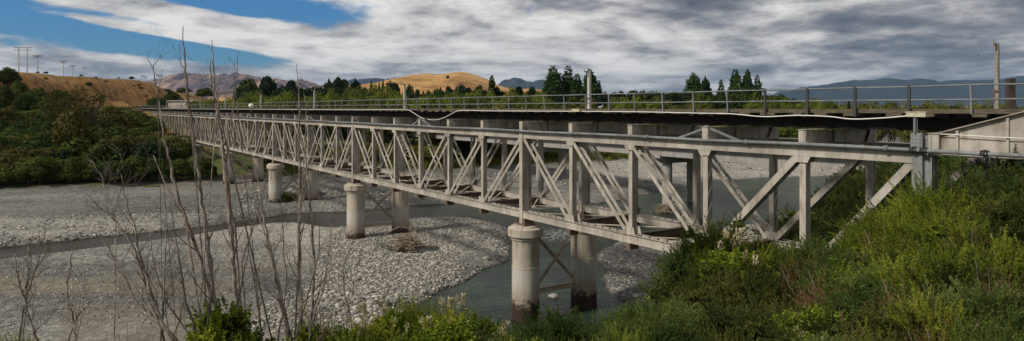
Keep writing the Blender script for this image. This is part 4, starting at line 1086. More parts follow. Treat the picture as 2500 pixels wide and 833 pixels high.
# left bank: dense shrubs from the water up to the terrace
def inb(px, Z, tops): return True
pts = []
tries = 0
while len(pts) < 170 and tries < 20000:
    tries += 1
    Z = rt.uniform(104, 240); px = rt.uniform(-60, 600); X = (px - 1250) / F * Z
    s = -1; 
    sd_ = -float(sdist(FAR, np.array([[X]]), np.array([[Z]]))[0, 0])
    if sd_ < .6: continue
    dB = X * (CT) + Z * ST - V0       # distance across from the near truss: keep a strip clear along the bridge
    if dB > (-8.5 if Z < 136 else -4.8): continue
    if X < -150 and Z > 215: continue
    if px < 110 and 235 < 264 - (2.5) * F / Z < 262 and False: continue
    if any((X - a) ** 2 + (Z - b_) ** 2 < 3.6 ** 2 for a, b_, _ in pts): continue
    pts.append((X, Z, sd_))
pts.sort(key=lambda p: p[0] / p[1])
for i, (X, Z, sd_) in enumerate(pts):
    px = 1250 + F * X / Z; zb = hz(X, Z)
    hh = rt.uniform(5.0, 8.2) if sd_ > 6 else rt.uniform(3.5, 6.5)
    # treetop limit read from the photograph's silhouette of the bank
    lim = np.interp(px, [-60, 0, 60, 120, 200, 270, 330, 390, 480, 520, 600], [250, 262, 268, 262, 262, 258, 270, 292, 318, 335, 350])
    mx = EYE + (264 - lim) / F * Z - zb
    hh = min(hh, mx)
    if hh < 1.4: continue
    k_ = 'bank' if rt.random() < .66 else rt.choice(('olive', 'dusky_', 'broadtree', 'brownish', 'brownish'))
    k_ = {'dusky_': 'evergreen', 'brownish': 'brown'}.get(k_, k_)
    s_ = hh / BASEH[k_]
    tree(k_, X, Z, s_, max(s_, .62) * rt.uniform(.95, 1.2), '%s from the left of the dense dark shrubs on the left river bank' % nth(i).capitalize(), 'dense dark shrubs on the left bank', 'shrub')
n_ = 0
for i in range(38):
    f = i / 38 * 2; j_ = int(f); fl_ = [(-97, 108.6), (-84, 113), (-54, 122.6), (-50, 127)]; x = fl_[j_][0] + (fl_[j_ + 1][0] - fl_[j_][0]) * (f - j_); y = fl_[j_][1] + (fl_[j_ + 1][1] - fl_[j_][1]) * (f - j_)
    y += 2.6 + rt.uniform(-.5, 1.2); s_ = rt.uniform(.36, .62)
    tree('bank', x, y, s_, s_ * rt.uniform(1.0, 1.35), '%s from the left of the low dark bushes at the foot of the left bank' % nth(i).capitalize(), 'low dark bushes at the foot of the left bank', 'bush', hz(x, y) - .4)
for i, (px, ty, Z, k_, lab) in enumerate(((18, 160, 215, 'bank', 'dark bush on the high bank at the left edge of the picture'), (-30, 168, 205, 'bank', 'dark tree crown cut off by the left edge'), (50, 195, 205, 'bank', 'dark bush under the twin power poles'), (95, 205, 200, 'bank', 'dark bush on the slope below the first power poles'), (10, 205, 195, 'bank', 'dark rounded bush on the high slope at the left edge'),
                                     (150, 214, 195, 'bank', 'bush on the clay slope right of the power poles'), (60, 222, 190, 'bank', 'broad bush halfway down the slope at left'), (-10, 225, 188, 'bank', 'bush at the left edge above the bare clay patch'), (110, 232, 188, 'bank', 'bush just above the bare clay patch'),
                                     (420, 222, 300, 'bank', 'green bush above the curve of the railway'), (385, 236, 285, 'bank', 'green bush at the foot of the cliff by the track'), (440, 238, 275, 'evergreen', 'small dark round bush beside the railway curve'), (450, 212, 430, 'bank', 'long dark bush on the golden rise, left of two'), (500, 212, 430, 'bank', 'long dark bush on the golden rise, right of two'),
                                     (405, 214, 380, 'bank', 'dark shrub on the rise above the cliff nose'), (480, 246, 262, 'willow', 'green mound right of the pale wall'), (520, 244, 258, 'willow', 'green mound in the field behind the bare trunks'), (560, 243, 256, 'willow', 'flat green mound left of the globe lamp'), (590, 242, 250, 'willow', 'green mound just left of the globe lamp'), (345, 258, 270, 'bank', 'low bush where the deck meets the cliff'), (370, 250, 276, 'bank', 'bush behind the last span of railing'))):
    treepx(k_, px, ty, Z, {'bank': 62, 'broadtree': 58, 'willow': 56, 'evergreen': 22}[k_] * (1 if Z < 290 else .75), lab, None, 'bush' if k_ in ('bank', 'willow') else 'tree')
treepx('thin', 190, 208, 150, 120, 'tall brownish thin-crowned tree showing its many stems', None)
treepx('thin', 150, 232, 155, 80, 'shorter brownish thin-crowned tree left of the tall one', None)
treepx('brown', 180, 262, 128, 90, 'brown-green bush at the foot of the thin-crowned tree', None, 'bush')
for px, ty, w_, lab in ((92, 163, 9, 'small dark bush under the cross-armed power poles on the cliff'), (112, 166, 12, 'low dark bush right of the cross-armed power poles'), (198, 176, 10, 'tiny bush on the cliff top past the fourth pole'), (322, 184, 16, 'low bush on the brow of the cliff nose'), (290, 186, 8, 'tiny round bush on the cliff brow')):
    Zs = max(range(170, 335, 3), key=lambda q: (hz((px - 1250) / F * q, q) - EYE) / q); s_ = w_ * Zs / F / 9.4; tree('bank', (px - 1250) / F * Zs, Zs, s_ * .8, s_, lab, 'small bushes on the cliff top', 'bush')

for i in range(22):
    px = 70 + i * 14.5 + rt.uniform(-5, 5); fz = rt.uniform(.2, .85); Zs = max(range(170, 335, 3), key=lambda q: (hz((px - 1250) / F * q, q) - EYE) / q)
    Xs = (px - 1250) / F * Zs; X_ = Xs + 24 * fz; s_ = rt.uniform(.10, .24); tree(rt.choice(('brown', 'bank', 'scrub')), X_, Zs - 4, s_, s_ * 1.5, '%s from the left of the scrub tufts dotting the ochre cliff face' % nth(i).capitalize(), 'scrub tufts on the cliff face', 'bush')
# ------------------------------------------------------------------ power poles on the cliff
def powerpole(px, topy, Z, arms, lab, group, twin=False):
    X = (px - 1250) / F * Z; zb = hz(X, Z); zt = EYE + (264 - topy) / F * Z
    e = empty('power_pole', (X, Z, zb)); tag(e, lab, 'power pole', group)
    xs2 = (-1.6, 1.6) if twin else (0,)
    for x in xs2:
        b = MB(); b.tube([(X + x, Z, zb - .5), (X + x, Z, zt)], [.22, .14], 8); b.build('pole', 'pale_concrete', e)
    for (dz_, hw) in arms:
        b = MB(); b.bar((X - hw, Z - .2, zt - dz_), (X + hw, Z - .2, zt - dz_), .14, .16)
        k_ = -hw + .15
        while k_ <= hw:
            b.tube([(X + k_, Z - .2, zt - dz_ + .08), (X + k_, Z - .2, zt - dz_ + .42)], [.07, .05], 5); k_ += (2 * hw - .3) / (5 if twin else 3)
        b.build('crossarm', 'dark_post_timber', e)
    return (X, Z, zt)
gpp = 'power poles along the cliff top'
PPS = []
PPS.append(powerpole(56, 116, 262, [(.15, 3.4), (1.1, 3.4)], 'tallest pair of power poles joined by two crossarms, leftmost on the cliff', gpp, True))
PPS.append(powerpole(92, 134, 300, [(.3, 2.1), (1.2, 2.1), (.75, 1.5)], 'power pole with stacked crossarms right of the twin poles', gpp))
PPS.append(powerpole(155, 148, 330, [(.2, 1.8), (1.0, 1.5)], 'third power pole from the left, thin with two crossarms', gpp))
PPS.append(powerpole(177, 159, 380, [(.2, 1.8), (1.0, 1.5)], 'fourth power pole from the left on the cliff', gpp))
PPS.append(powerpole(205, 165, 450, [(.2, 1.8), (1.0, 1.5)], 'fifth power pole from the left on the cliff', gpp))
PPS.append(powerpole(247, 178, 620, [(.2, 2.2)], 'sixth tiny power pole above the cliff', gpp))
PPS.append(powerpole(264, 180, 700, [(.2, 2.2)], 'seventh tiny power pole above the cliff', gpp))
for px, ty, Z, lab in ((348, 184, 420, 'thin power pole at the brow of the cliff nose'), (356, 186, 430, 'second thin power pole at the brow of the cliff nose'), (387, 182, 360, 'power pole just right of the cliff nose'), (395, 184, 420, 'slimmer power pole beside the one right of the cliff nose'), (512, 208, 470, 'small pole on the golden rise behind the bare trunks')):
    powerpole(px, ty, Z, [(.2, 1.3), (.9, 1.1)], lab, gpp)
# mast on the golden hill
bx_ = W(1122, 176, 2600); b = MB(); b.tube([bx_ - UP * 12, bx_ + UP * 16], [1.0, .5], 5); b.bar(bx_ + UP * 8 - Vector((3, 0, 0)), bx_ + UP * 8 + Vector((3, 0, 0)), .8, .8)
tag(b.build('mast', 'steel_grey'), 'thin mast on the summit of the golden hill', 'mast')
b = MB(); ba_ = treepx('conifer', 1093, 186, 2290, 10, 'small dark clump of trees high on the golden hill') 
ba_.location.z = EYE + (264 - 193) / F * 2290 - 2; ba_.scale = (1.1, 1.1, .9)
# ------------------------------------------------------------------ foreground shrubs built from leafy sprays
def frames(dirs, g):
    n = len(dirs); r = unit(n, g); a = np.cross(dirs, r); a /= np.linalg.norm(a, axis=1)[:, None] + 1e-9; b = np.cross(dirs, a)
    return np.stack([a, b, dirs], 2)          # columns
def spray(kind, g):
    """template along +z, returns quads (n,4,3)"""
    Q = []
    if kind == 'needle':
        L, n, ll, lw, ang = .40, 58, .060, .0080, .8
    elif kind == 'feather':
        L, n, ll, lw, ang = .50, 62, .055, .0075, .9
    elif kind == 'broad':
        L, n, ll, lw, ang = .32, 22, .070, .030, 1.1
    elif kind == 'twiggy':
        L, n, ll, lw, ang = .7, 22, .045, .008, .8
    bend = .16
    for i in range(n):
        f = (i + .5) / n; z = L * (.12 + .88 * f); c = np.array([bend * f * f * L, 0, z])
        a = i * 2.4 + g.random() * .6; t_ = ang * (1.1 - .35 * f) + .15 * g.normal()
        d = np.array([math.sin(t_) * math.cos(a), math.sin(t_) * math.sin(a), math.cos(t_)])
        s = np.cross(d, g.normal(size=3)); s /= np.linalg.norm(s) + 1e-9; l = ll * (1.15 - .55 * f) * (.7 + .6 * g.random())
        Q.append([c, c + d * l * .5 + s * lw, c + d * l, c + d * l * .5 - s * lw])
    for k in range(4):
        f0, f1 = k / 4, (k + 1) / 4; w_ = .006 * (1.3 - f0)
        p0 = np.array([bend * f0 * f0 * L, 0, L * f0]); p1 = np.array([bend * f1 * f1 * L, 0, L * f1])
        Q.append([p0 - [0, w_, 0], p0 + [0, w_, 0], p1 + [0, w_ * .7, 0], p1 - [0, w_ * .7, 0]])
    return np.array(Q)
def bushmesh(name, kind, n, rad, hgt, mat, g, spiky=.4, scale=1.0, nlobe=9, core=True):
    """sprays growing out of an uneven multi-lobed mound"""
    T = [spray(kind, g) for _ in range(3)]
    lob = [(0, 0, hgt * .30, rad * .50, hgt * .40)]
    for i in range(nlobe):
        a = g.random() * 6.28; d_ = rad * .85 * g.random() ** .5; r_ = rad * (.15 + .20 * g.random()); z = hgt * (.20 + .72 * g.random()) * (1 - .45 * d_ / rad)
        lob.append((math.cos(a) * d_, math.sin(a) * d_, z, r_, r_ * 1.1))
    ws = np.array([l[3] * l[3] for l in lob]); ws /= ws.sum(); out = []
    idx = g.choice(len(lob), n, p=ws); L = np.array(lob)[idx]
    d = unit(n, g); d[:, 2] = np.abs(d[:, 2]) * 1.0 - .25
    d /= np.linalg.norm(d, axis=1)[:, None]
    rr_ = (.50 + .5 * g.random(n))[:, None]
    p = L[:, :3] + d * np.stack([L[:, 3], L[:, 3], L[:, 4]], 1) * rr_
    ok = p[:, 2] > -.1; p = p[ok]; d = d[ok]; n = len(p)
    dr = d * .7 + np.array([0, 0, spiky]) + unit(n, g) * .38; dr /= np.linalg.norm(dr, axis=1)[:, None]
    Fm = frames(dr, g); sc = scale * (.55 + .8 * g.random(n)); ti = g.integers(0, 3, n)
    for k in range(3):
        m_ = ti == k; q = T[k]                                 # (m,4,3)
        v = np.einsum('nij,qkj->nqki', Fm[m_], q) * sc[m_][:, None, None, None] + p[m_][:, None, None, :]
        out.append(v.reshape(-1, 3))
    if core:                                                   # darker inner twigs and leaves that close the mound
        m_ = n * 9; idx = g.choice(len(lob), m_, p=ws); L = np.array(lob)[idx]; dd = unit(m_, g); dd[:, 2] = np.abs(dd[:, 2]) - .2
        pp = L[:, :3] + dd * np.stack([L[:, 3], L[:, 3], L[:, 4]], 1) * (.2 + .6 * g.random(m_))[:, None]; pp = pp[pp[:, 2] > -.2]
        out.append(leafquads(pp, unit(len(pp), g), .05 * scale * (.6 + .8 * g.random(len(pp))), g, 1.6))
    V = np.concatenate(out); return fastmesh(name, V, 4, mat)
g = np.random.default_rng(23)
FB = {
 'gorse': ('gorse_bush', [bushmesh('foliage', 'needle', 1300, 1.5, 2.1, 'gorse_leaf', g, .35, nlobe=24) for _ in range(3)]),
 'broom': ('broom_bush', [bushmesh('foliage', 'feather', 1050, 1.4, 1.9, 'broom_leaf', g, .45, nlobe=20) for _ in range(3)]),
 'dusky': ('dusky_bush', [bushmesh('foliage', 'needle', 1350, 1.6, 2.3, 'dusky_leaf', g, .22, nlobe=24) for _ in range(3)]),
 'leafy': ('leafy_bush', [bushmesh('foliage', 'broad', 900, 1.2, 1.9, 'broad_leaf', g, .3, nlobe=20) for _ in range(2)]),
 'dry': ('dry_bush', [bushmesh('foliage', 'twiggy', 520, 1.1, 1.4, 'dry_leaf', g, .5, .9)]),
}
TALL = {
 'gorse': [bushmesh('foliage', 'needle', 2100, 1.5, 4.0, 'gorse_leaf', g, .3, nlobe=46)],
 'broom': [bushmesh('foliage', 'feather', 1800, 1.4, 3.8, 'broom_leaf', g, .4, nlobe=42)],
 'dusky': [bushmesh('foliage', 'needle', 2300, 1.6, 4.2, 'dusky_leaf', g, .2, nlobe=50) for _ in range(2)],
 'leafy': [bushmesh('foliage', 'broad', 1500, 1.2, 3.6, 'broad_leaf', g, .3, nlobe=40)],
}
def seedheads(name, n, rad, hgt):
    P_ = []; g2 = np.random.default_rng(n)
    for i in range(n):
        a = g2.random() * 6.28; r_ = rad * g2.random() ** .5; c = np.array([math.cos(a) * r_, math.sin(a) * r_, hgt * (1.02 - .55 * (r_ / rad) ** 2) + g2.normal() * .12])
        m_ = 26; P_.append(c + unit(m_, g2) * np.array([.10, .10, .075]) * (g2.random(m_) ** .33)[:, None])
    P_ = np.concatenate(P_); return fastmesh(name, leafquads(P_, unit(len(P_), g2), .018 + .012 * g2.random(len(P_)), g2, 1.2), 4, 'seed_head')
SEED = seedheads('seed_heads', 26, 1.2, 1.75); FLOWER = seedheads('flowers', 16, 1.1, 1.8)
b = MB(); gg = random.Random(3)
for i in range(10):
    a = gg.random() * 6.28; l = gg.uniform(.8, 1.7); b.tube([(0, 0, -.4), (math.cos(a) * .3, math.sin(a) * .3, l * .5), (math.cos(a) * .8, math.sin(a) * .8, l)], [.04, .025, .008], 5)
o = b.build('stems', 'twig', origin=(0, 0, 0)); STEM = o.data; bpy.data.objects.remove(o)
FC = {}
FN = []
def fbush(kind, px, topy, Z, sc, extra=None, sz=None):
    nm, vs = FB[kind]; i = FC.get(kind, 0); FC[kind] = i + 1
    X = (px - 1250) / F * Z; H0 = {'gorse': 2.05, 'broom': 1.95, 'dusky': 2.2, 'leafy': 1.9, 'dry': 1.6}[kind]
    top = EYE - (topy - 264) / F * Z; zb = hz(X, Z); sz = max(sc * .8, min((top - zb) / H0, sc * 3.6))
    k2 = 1
    if sz / sc > 1.45 and kind in TALL: vs = TALL[kind]; k2 = .5
    e = bpy.data.objects.new(nm, None); COL.objects.link(e); e.location = (X, Z, max(zb - .3, top - sz * H0) if top - sz * H0 > zb else zb - .3)
    if top - sz * H0 > zb: e.location.z = zb - .2
    else: e.location.z = top - sz * H0
    e.rotation_euler = (gg.uniform(-.08, .08), gg.uniform(-.08, .08), (i * 2.1) % 6.28); e.scale = (sc * gg.uniform(.9, 1.15), sc * gg.uniform(.9, 1.15), sz * k2)
    for n_, m_ in (('foliage', vs[i % len(vs)]), ('stems', STEM)) + (((extra, SEED if extra == 'seed_heads' else FLOWER),) if extra else ()):
        o = bpy.data.objects.new(n_, m_); COL.objects.link(o); o.parent = e
        if n_ == extra: o['kind'] = 'stuff'; o.scale.z = 1 / k2
    FN.append((kind, px, topy, e, extra)); return e
# (kind, photo x, photo y of the top, distance, width scale, extra)
LIST = [
 # strip along the bottom edge
 ('leafy', 552, 686, 13.0, .58, None), ('leafy', 508, 732, 12.2, .48, None), ('leafy', 600, 742, 12.4, .45, None), ('leafy', 555, 768, 11.6, .5, None),
 ('dry', 290, 812, 13.0, .8, None), ('dry', 350, 820, 12.5, .6, None), ('broom', 10, 795, 13.5, .55, None), ('dry', 800, 745, 14.5, .55, None),
 ('leafy', 745, 765, 14, .6, 'seed_heads'), ('broom', 815, 770, 14.0, .7, None), ('leafy', 870, 785, 13.2, .6, 'seed_heads'), ('leafy', 700, 800, 12.5, .5, None), ('broom', 650, 812, 12.5, .5, None),
 ('broom', 985, 735, 15.5, .75, None), ('leafy', 935, 768, 14.0, .6, 'seed_heads'), ('broom', 905, 805, 12.6, .6, None), ('leafy', 1010, 790, 12.8, .6, 'seed_heads'), ('broom', 1100, 758, 14.5, .7, 'seed_heads'),
 ('broom', 1170, 770, 14.2, .7, None), ('leafy', 1080, 790, 12.6, .55, None), ('gorse', 1150, 800, 12.6, .6, None), ('broom', 1250, 790, 13.6, .6, None), ('gorse', 1210, 780, 14.6, .6, None), ('gorse', 1320, 775, 14.6, .75, None), ('gorse', 1270, 808, 12.6, .55, None),
 ('gorse', 1400, 768, 15, .75, None), ('gorse', 1470, 752, 15.5, .8, None), ('broom', 1440, 790, 12.8, .6, None), ('gorse', 1540, 742, 16, .85, None), ('gorse', 1610, 738, 16.2, .85, None), ('gorse', 1560, 790, 13, .7, None), ('gorse', 1660, 735, 15.5, .85, None), ('gorse', 1650, 790, 12.8, .7, None), ('gorse', 1730, 740, 15, .9, None), ('dusky', 1760, 770, 13.3, .8, None), ('gorse', 1820, 735, 15, .8, None),
 ('leafy', 960, 748, 14.6, .6, None), ('leafy', 1060, 752, 14.4, .6, 'seed_heads'), ('leafy', 1140, 765, 13.4, .6, None), ('leafy', 850, 775, 13.0, .5, 'seed_heads'), ('leafy', 1000, 800, 11.8, .5, None), ('leafy', 1230, 795, 12.8, .5, 'seed_heads'), ('leafy', 1330, 800, 12.6, .5, None), ('broom', 1500, 790, 12.6, .6, None),
 # the big bush in front of the bottom chord
 ('dusky', 1695, 538, 24, 1.0, None), ('dusky', 1745, 532, 23.5, 1.15, None), ('dusky', 1785, 540, 24, 1.1, None), ('dusky', 1815, 560, 23.4, 1.0, None), ('gorse', 1676, 600, 23, .85, None), ('broom', 1745, 575, 22.6, .9, None), ('dusky', 1715, 660, 21.5, 1.2, None), ('leafy', 1775, 600, 21.8, 1.0, 'seed_heads'), ('broom', 1850, 578, 23.0, 1.1, None), ('dusky', 1890, 590, 23.6, 1.0, None), ('dusky', 1780, 680, 19.5, 1.2, None), ('dusky', 1850, 650, 20.5, 1.25, None), ('dusky', 1855, 720, 17.5, 1.1, None),
 ('broom', 1900, 632, 23.5, 1.0, 'flowers'), ('gorse', 1945, 590, 25.0, .8, None), ('dusky', 1930, 670, 20.5, 1.1, None), ('dry', 1975, 655, 20.0, 1.1, None), ('dry', 2035, 700, 17.5, 1.1, None), ('gorse', 2005, 620, 22.5, 1.1, None), ('leafy', 2060, 690, 18.0, .9, 'flowers'), ('leafy', 2005, 760, 15.2, .9, 'flowers'), ('dusky', 1925, 740, 16, 1.0, None), ('leafy', 1900, 785, 13.6, .7, None), ('leafy', 1960, 800, 13.0, .7, 'flowers'), ('dry', 2090, 770, 14.0, .8, None), ('dusky', 1830, 790, 13.0, .7, None),
 # right-hand slope
 ('gorse', 2060, 592, 21.5, 1.1, None), ('broom', 2110, 555, 22.2, 1.0, None), ('dusky', 2140, 515, 22.4, 1.0, None), ('gorse', 2105, 500, 31, 1.3, None), ('gorse', 2110, 660, 18.5, 1.1, None), ('dusky', 2190, 478, 22.6, 1.1, None), ('broom', 2200, 555, 20.5, 1.1, None), ('gorse', 2250, 440, 22.8, .9, None), ('broom', 2260, 500, 21.0, 1.2, None), ('gorse', 2310, 440, 22.6, 1.2, None), ('dusky', 2370, 436, 22.4, 1.2, None), ('broom', 2335, 510, 20.5, 1.2, None), ('dusky', 2430, 432, 21.8, 1.2, None), ('gorse', 2490, 425, 21.4, 1.3, None), ('broom', 2420, 505, 19.6, 1.2, None), ('dusky', 2540, 450, 19.5, 1.2, None),
 ('gorse', 2160, 640, 18.0, 1.1, None), ('dusky', 2240, 610, 18.0, 1.2, None), ('broom', 2310, 575, 18.2, 1.2, None), ('gorse', 2390, 560, 18.0, 1.2, None), ('dusky', 2470, 530, 18.0, 1.2, None), ('broom', 2520, 590, 16.0, 1.1, None),
 ('dusky', 2150, 715, 15.8, 1.0, None), ('gorse', 2230, 680, 15.8, 1.1, None), ('broom', 2310, 650, 15.8, 1.1, None), ('dusky', 2390, 640, 15.8, 1.1, None), ('gorse', 2470, 630, 15.5, 1.1, None), ('dusky', 2180, 780, 13.2, .9, None), ('broom', 2260, 760, 13.2, .9, None), ('gorse', 2340, 735, 13.4, .9, None), ('dusky', 2420, 720, 13.4, 1.0, None), ('gorse', 2495, 715, 13.2, 1.0, None), ('dry', 2300, 790, 12.2, .7, None),
 ('dusky', 2380, 775, 10.8, .8, None), ('broom', 2440, 760, 10.6, .8, None), ('gorse', 2500, 750, 10.6, .9, None), ('gorse', 2330, 800, 10.6, .7, None), ('dusky', 2475, 800, 9.0, .7, None), ('broom', 2400, 815, 9.2, .7, None), ('dusky', 2530, 790, 8.8, .7, None), ('gorse', 2200, 815, 11, .6, None), ('dusky', 2120, 810, 11.5, .6, None), ('gorse', 2040, 800, 12, .7, None), ('dusky', 1970, 740, 17, .9, None),
 ('dry', 2180, 600, 19.2, .9, None), ('dry', 2290, 545, 19.5, .8, None), ('dry', 2390, 600, 17, .9, None), ('dry', 2230, 700, 14.6, .8, None), ('dry', 2420, 680, 13.9, .7, None), ('dry', 2350, 480, 21.5, .8, None), ('dry', 1240, 770, 14.2, .4, None), ('dry', 1110, 775, 13.6, .4, None),
 # behind the near truss on the right bank
 ('dusky', 1925, 478, 44, 1.9, None), ('gorse', 1965, 500, 42, 1.6, None), ('dusky', 2060, 480, 40, 1.9, None), ('dusky', 2130, 430, 42, 2.1, None), ('gorse', 2100, 500, 36, 1.7, None), ('dusky', 2190, 415, 40, 2.2, None), ('gorse', 2160, 470, 34, 1.8, None), ('dusky', 2260, 400, 40, 2.2, None), ('gorse', 2330, 392, 38, 2.0, None), ('dusky', 2410, 388, 38, 2.2, None), ('dusky', 2490, 385, 38, 2.2, None), ('dusky', 2010, 520, 38, 1.6, None), ('gorse', 2215, 455, 31, 1.6, None), ('broom', 2300, 430, 30, 1.6, None), ('gorse', 2380, 425, 30, 1.6, None), ('dusky', 2460, 420, 29.5, 1.6, None),
 ('dusky', 2150, 388, 62, 2.6, None), ('gorse', 2230, 372, 66, 2.8, None), ('dusky', 2090, 420, 58, 2.4, None), ('dusky', 2320, 365, 64, 2.8, None),
]
rj = random.Random(8)
for it in LIST: fbush(it[0], it[1], it[2] + (rj.uniform(-24, 22) if it[2] > 430 and it[3] < 28 else 0) - (14 if it[2] > 725 and 850 < it[1] < 1900 else 0) - (26 if it[2] > 725 and 850 < it[1] < 1185 else 0) - (30 if it[1] > 1640 and it[3] < 28 and it[2] < 705 else 0) + (36 if it[2] > 725 and 1180 < it[1] < 1480 else 0) + (12 if it[2] > 680 and it[1] < 1180 else 0), it[3], it[4] * rj.uniform(.75, 1.1), it[5])
KW = {'gorse': 'grey-green needle-leaved gorse', 'broom': 'yellow-green feathery broom', 'dusky': 'dark green fine-leaved shrub', 'leafy': 'bright broad-leaved bush', 'dry': 'rusty brown dried bush'}
def place(px, y, Z):
    if Z > 28: return 'behind the truss on the right bank'
    if px < 450: return 'below the bare saplings at bottom left'
    if px < 700: return 'at the foot of the bare trunks'
    if px < 1240: return 'along the bottom edge left of the nearest pier'
    if px < 1680: return 'along the bottom edge right of the nearest pier'
    if px < 1880: return 'in the large clump hiding the bottom chord'
    if px < 2100: return 'below the last truss panel'
    return 'on the slope below the approach girder'
from collections import defaultdict
gr_ = defaultdict(list)
for (it, fn) in zip(LIST, FN): gr_[(it[0], place(it[1], it[2], it[3]), it[5])].append(fn)
for (k_, pl_, ex), ls in gr_.items():
    ls.sort(key=lambda f: f[1])
    for i, f in enumerate(ls):
        lab = (KW[k_] + (' with cream ' + ex.replace('_', ' ') if ex else '') + ' ' + pl_)
        if len(ls) > 1: lab = '%s from left, %s' % (nth(i), lab.replace('along the bottom edge ', '').replace('in the large clump hiding the bottom chord', 'in the clump hiding the chord').replace('of the nearest pier', 'of the near pier'))
        tag(f[3], lab[:1].upper() + lab[1:], 'bush', KW[k_].split(' ')[-1] + ' growing ' + pl_)

# ------------------------------------------------------------------ leafless saplings in the foreground
def sapling(stems, Z, seed, dens=1.0, lab='', mat='dead_bark', twl=1.0, root=None):
    """stems: lists of (photo x, photo y, width in photo px); every stem is a real tapered branch at depth Z, twigs spread in all directions"""
    rs = random.Random(seed); tr = MB(); tw = MB()
    def grow(mb, p, d, l, r, lev):
        n = 4; pts = [p]; rad = [r]; q = p
        for i in range(n):
            d = (d + Vector((rs.gauss(0, .11), rs.gauss(0, .11), rs.gauss(.05, .07)))).normalized(); q = q + d * (l / n); pts.append(q); rad.append(max(.0022, r * (1 - .8 * (i + 1) / n)))
            if lev > 0 and rs.random() < .75 * dens:
                a = rs.uniform(.35, .8); ax = Vector((rs.gauss(0, 1), rs.gauss(0, 1), rs.gauss(0, .4))).normalized()
                nd = (d * math.cos(a) + (ax - d * ax.dot(d)).normalized() * math.sin(a) + UP * .15).normalized()
                grow(mb, q, nd, l * rs.uniform(.35, .65), rad[-1] * .7, lev - 1)
        mb.tube(pts, rad, 4, False)
    for st in stems:
        zoff = rs.uniform(-.5, .5); pts = []; rad = []
        for i in range(len(st) - 1):
            for k in range(4):
                s = k / 4; x = st[i][0] * (1 - s) + st[i + 1][0] * s; y = st[i][1] * (1 - s) + st[i + 1][1] * s; w_ = st[i][2] * (1 - s) + st[i + 1][2] * s
                zz = Z + zoff * (len(pts) / (4 * len(st)))
                pts.append(W(x + rs.gauss(0, 1.3), y, zz) + Vector((0, rs.gauss(0, .015), 0))); rad.append(w_ * .36 * zz / F)
        pts.append(W(st[-1][0], st[-1][1], Z + zoff)); rad.append(max(.003, st[-1][2] * .5 * Z / F))
        # run the stem down into the bank
        d0 = (pts[0] - pts[3]).normalized(); d0.z = min(d0.z, -.8); d0.x *= .5; gz_ = hz(pts[0].x, pts[0].y); k = (pts[0].z - gz_ + .3) / max(.2, -d0.z)
        if k > 0: pts.insert(0, pts[0] + d0 * k); rad.insert(0, rad[0] * 1.15)
        tr.tube(pts, rad, 7)
        n = len(pts)
        for i in range(2, n - 1):
            if rs.random() < (.25 + .95 * (1 - i / n)) * dens:
                d = (pts[min(i + 1, n - 1)] - pts[i]).normalized(); a = rs.uniform(.35, .75); ax = Vector((rs.gauss(0, 1.2), rs.gauss(0, .8), 0)).normalized()
                nd = (d * math.cos(a) + ax * math.sin(a)).normalized(); f = 1 - i / n
                grow(tw, pts[i], nd, (.16 + 1.25 * f * f * rs.random()) * twl, max(.004, rad[i] * .42), 2 if f > .3 else 1)
    c0 = tr.v[0]; e = empty('bare_tree', (c0[0], c0[1], hz(c0[0], c0[1]))); tag(e, lab, 'tree', 'leafless trees in the foreground')
    tr.build('trunk', mat, e, True)
    if tw.v: tw.build('twigs', 'twig', e)
    return e
sapling([[(525, 760, 17), (512, 640, 15), (500, 540, 13), (488, 450, 11), (474, 350, 10), (462, 270, 8), (456, 190, 6), (450, 130, 5), (447, 64, 2)],
         [(456, 190, 4), (444, 160, 3), (436, 108, 1.5)]], 13.6, 1, .55, 'tallest bare trunk, pale bark, rising above the horizon left of centre left')
sapling([[(578, 760, 17), (570, 640, 15), (562, 540, 14), (552, 440, 13), (540, 350, 11), (528, 260, 9), (524, 200, 6), (520, 150, 5), (517, 98, 2)],
         [(528, 250, 5), (515, 200, 4), (513, 148, 2)], [(534, 240, 3), (533, 200, 2), (537, 167, 1)]], 13.9, 2, .55, 'thick pale bare trunk with forked tip, just right of the tallest one')
sapling([[(590, 760, 9), (572, 560, 8), (552, 400, 7), (562, 310, 5), (572, 240, 4), (578, 190, 3), (582, 128, 1.5)], [(574, 225, 2.5), (575, 180, 2), (573, 142, 1)], [(600, 780, 8), (590, 640, 6), (640, 480, 4), (655, 420, 2)]], 14.6, 3, .6, 'slender bare trunk with a forked wavy top in front of the pink mountains')
sapling([[(530, 770, 14), (490, 640, 14), (455, 540, 12), (425, 450, 10), (410, 380, 7), (395, 300, 5), (385, 230, 3), (372, 165, 2.5), (360, 140, 2), (362, 128, 1.5), (374, 121, 1)], [(372, 165, 2), (384, 148, 1.5), (400, 140, 1)], [(455, 545, 7), (430, 500, 5), (400, 440, 4), (375, 380, 2)], [(385, 230, 2), (392, 195, 1.5), (397, 170, 1)]], 13.2, 4, .45, 'bare leaning trunk ending in two thin hooked twigs against the sky')
sapling([[(735, 770, 13), (732, 660, 12), (728, 560, 11), (732, 450, 10), (728, 350, 7), (730, 250, 5), (728, 200, 3), (725, 155, 2)], [(760, 790, 10), (768, 660, 9), (764, 560, 8), (752, 430, 6), (740, 330, 3)], [(732, 560, 6), (742, 400, 4), (748, 300, 2), (742, 230, 1)]], 14.2, 5, .75, 'straight thin bare trunk standing alone in front of the second pier')
sapling([[(700, 800, 12), (672, 680, 11), (655, 590, 9), (640, 500, 6), (628, 430, 4), (618, 385, 2)], [(655, 590, 6), (632, 520, 4), (605, 470, 3), (590, 430, 1.5)], [(760, 800, 6), (790, 700, 5), (805, 600, 3), (815, 500, 1.5)]], 13.6, 6, .9, 'forked bare trunk leaning left, between the thick and the straight trunks')
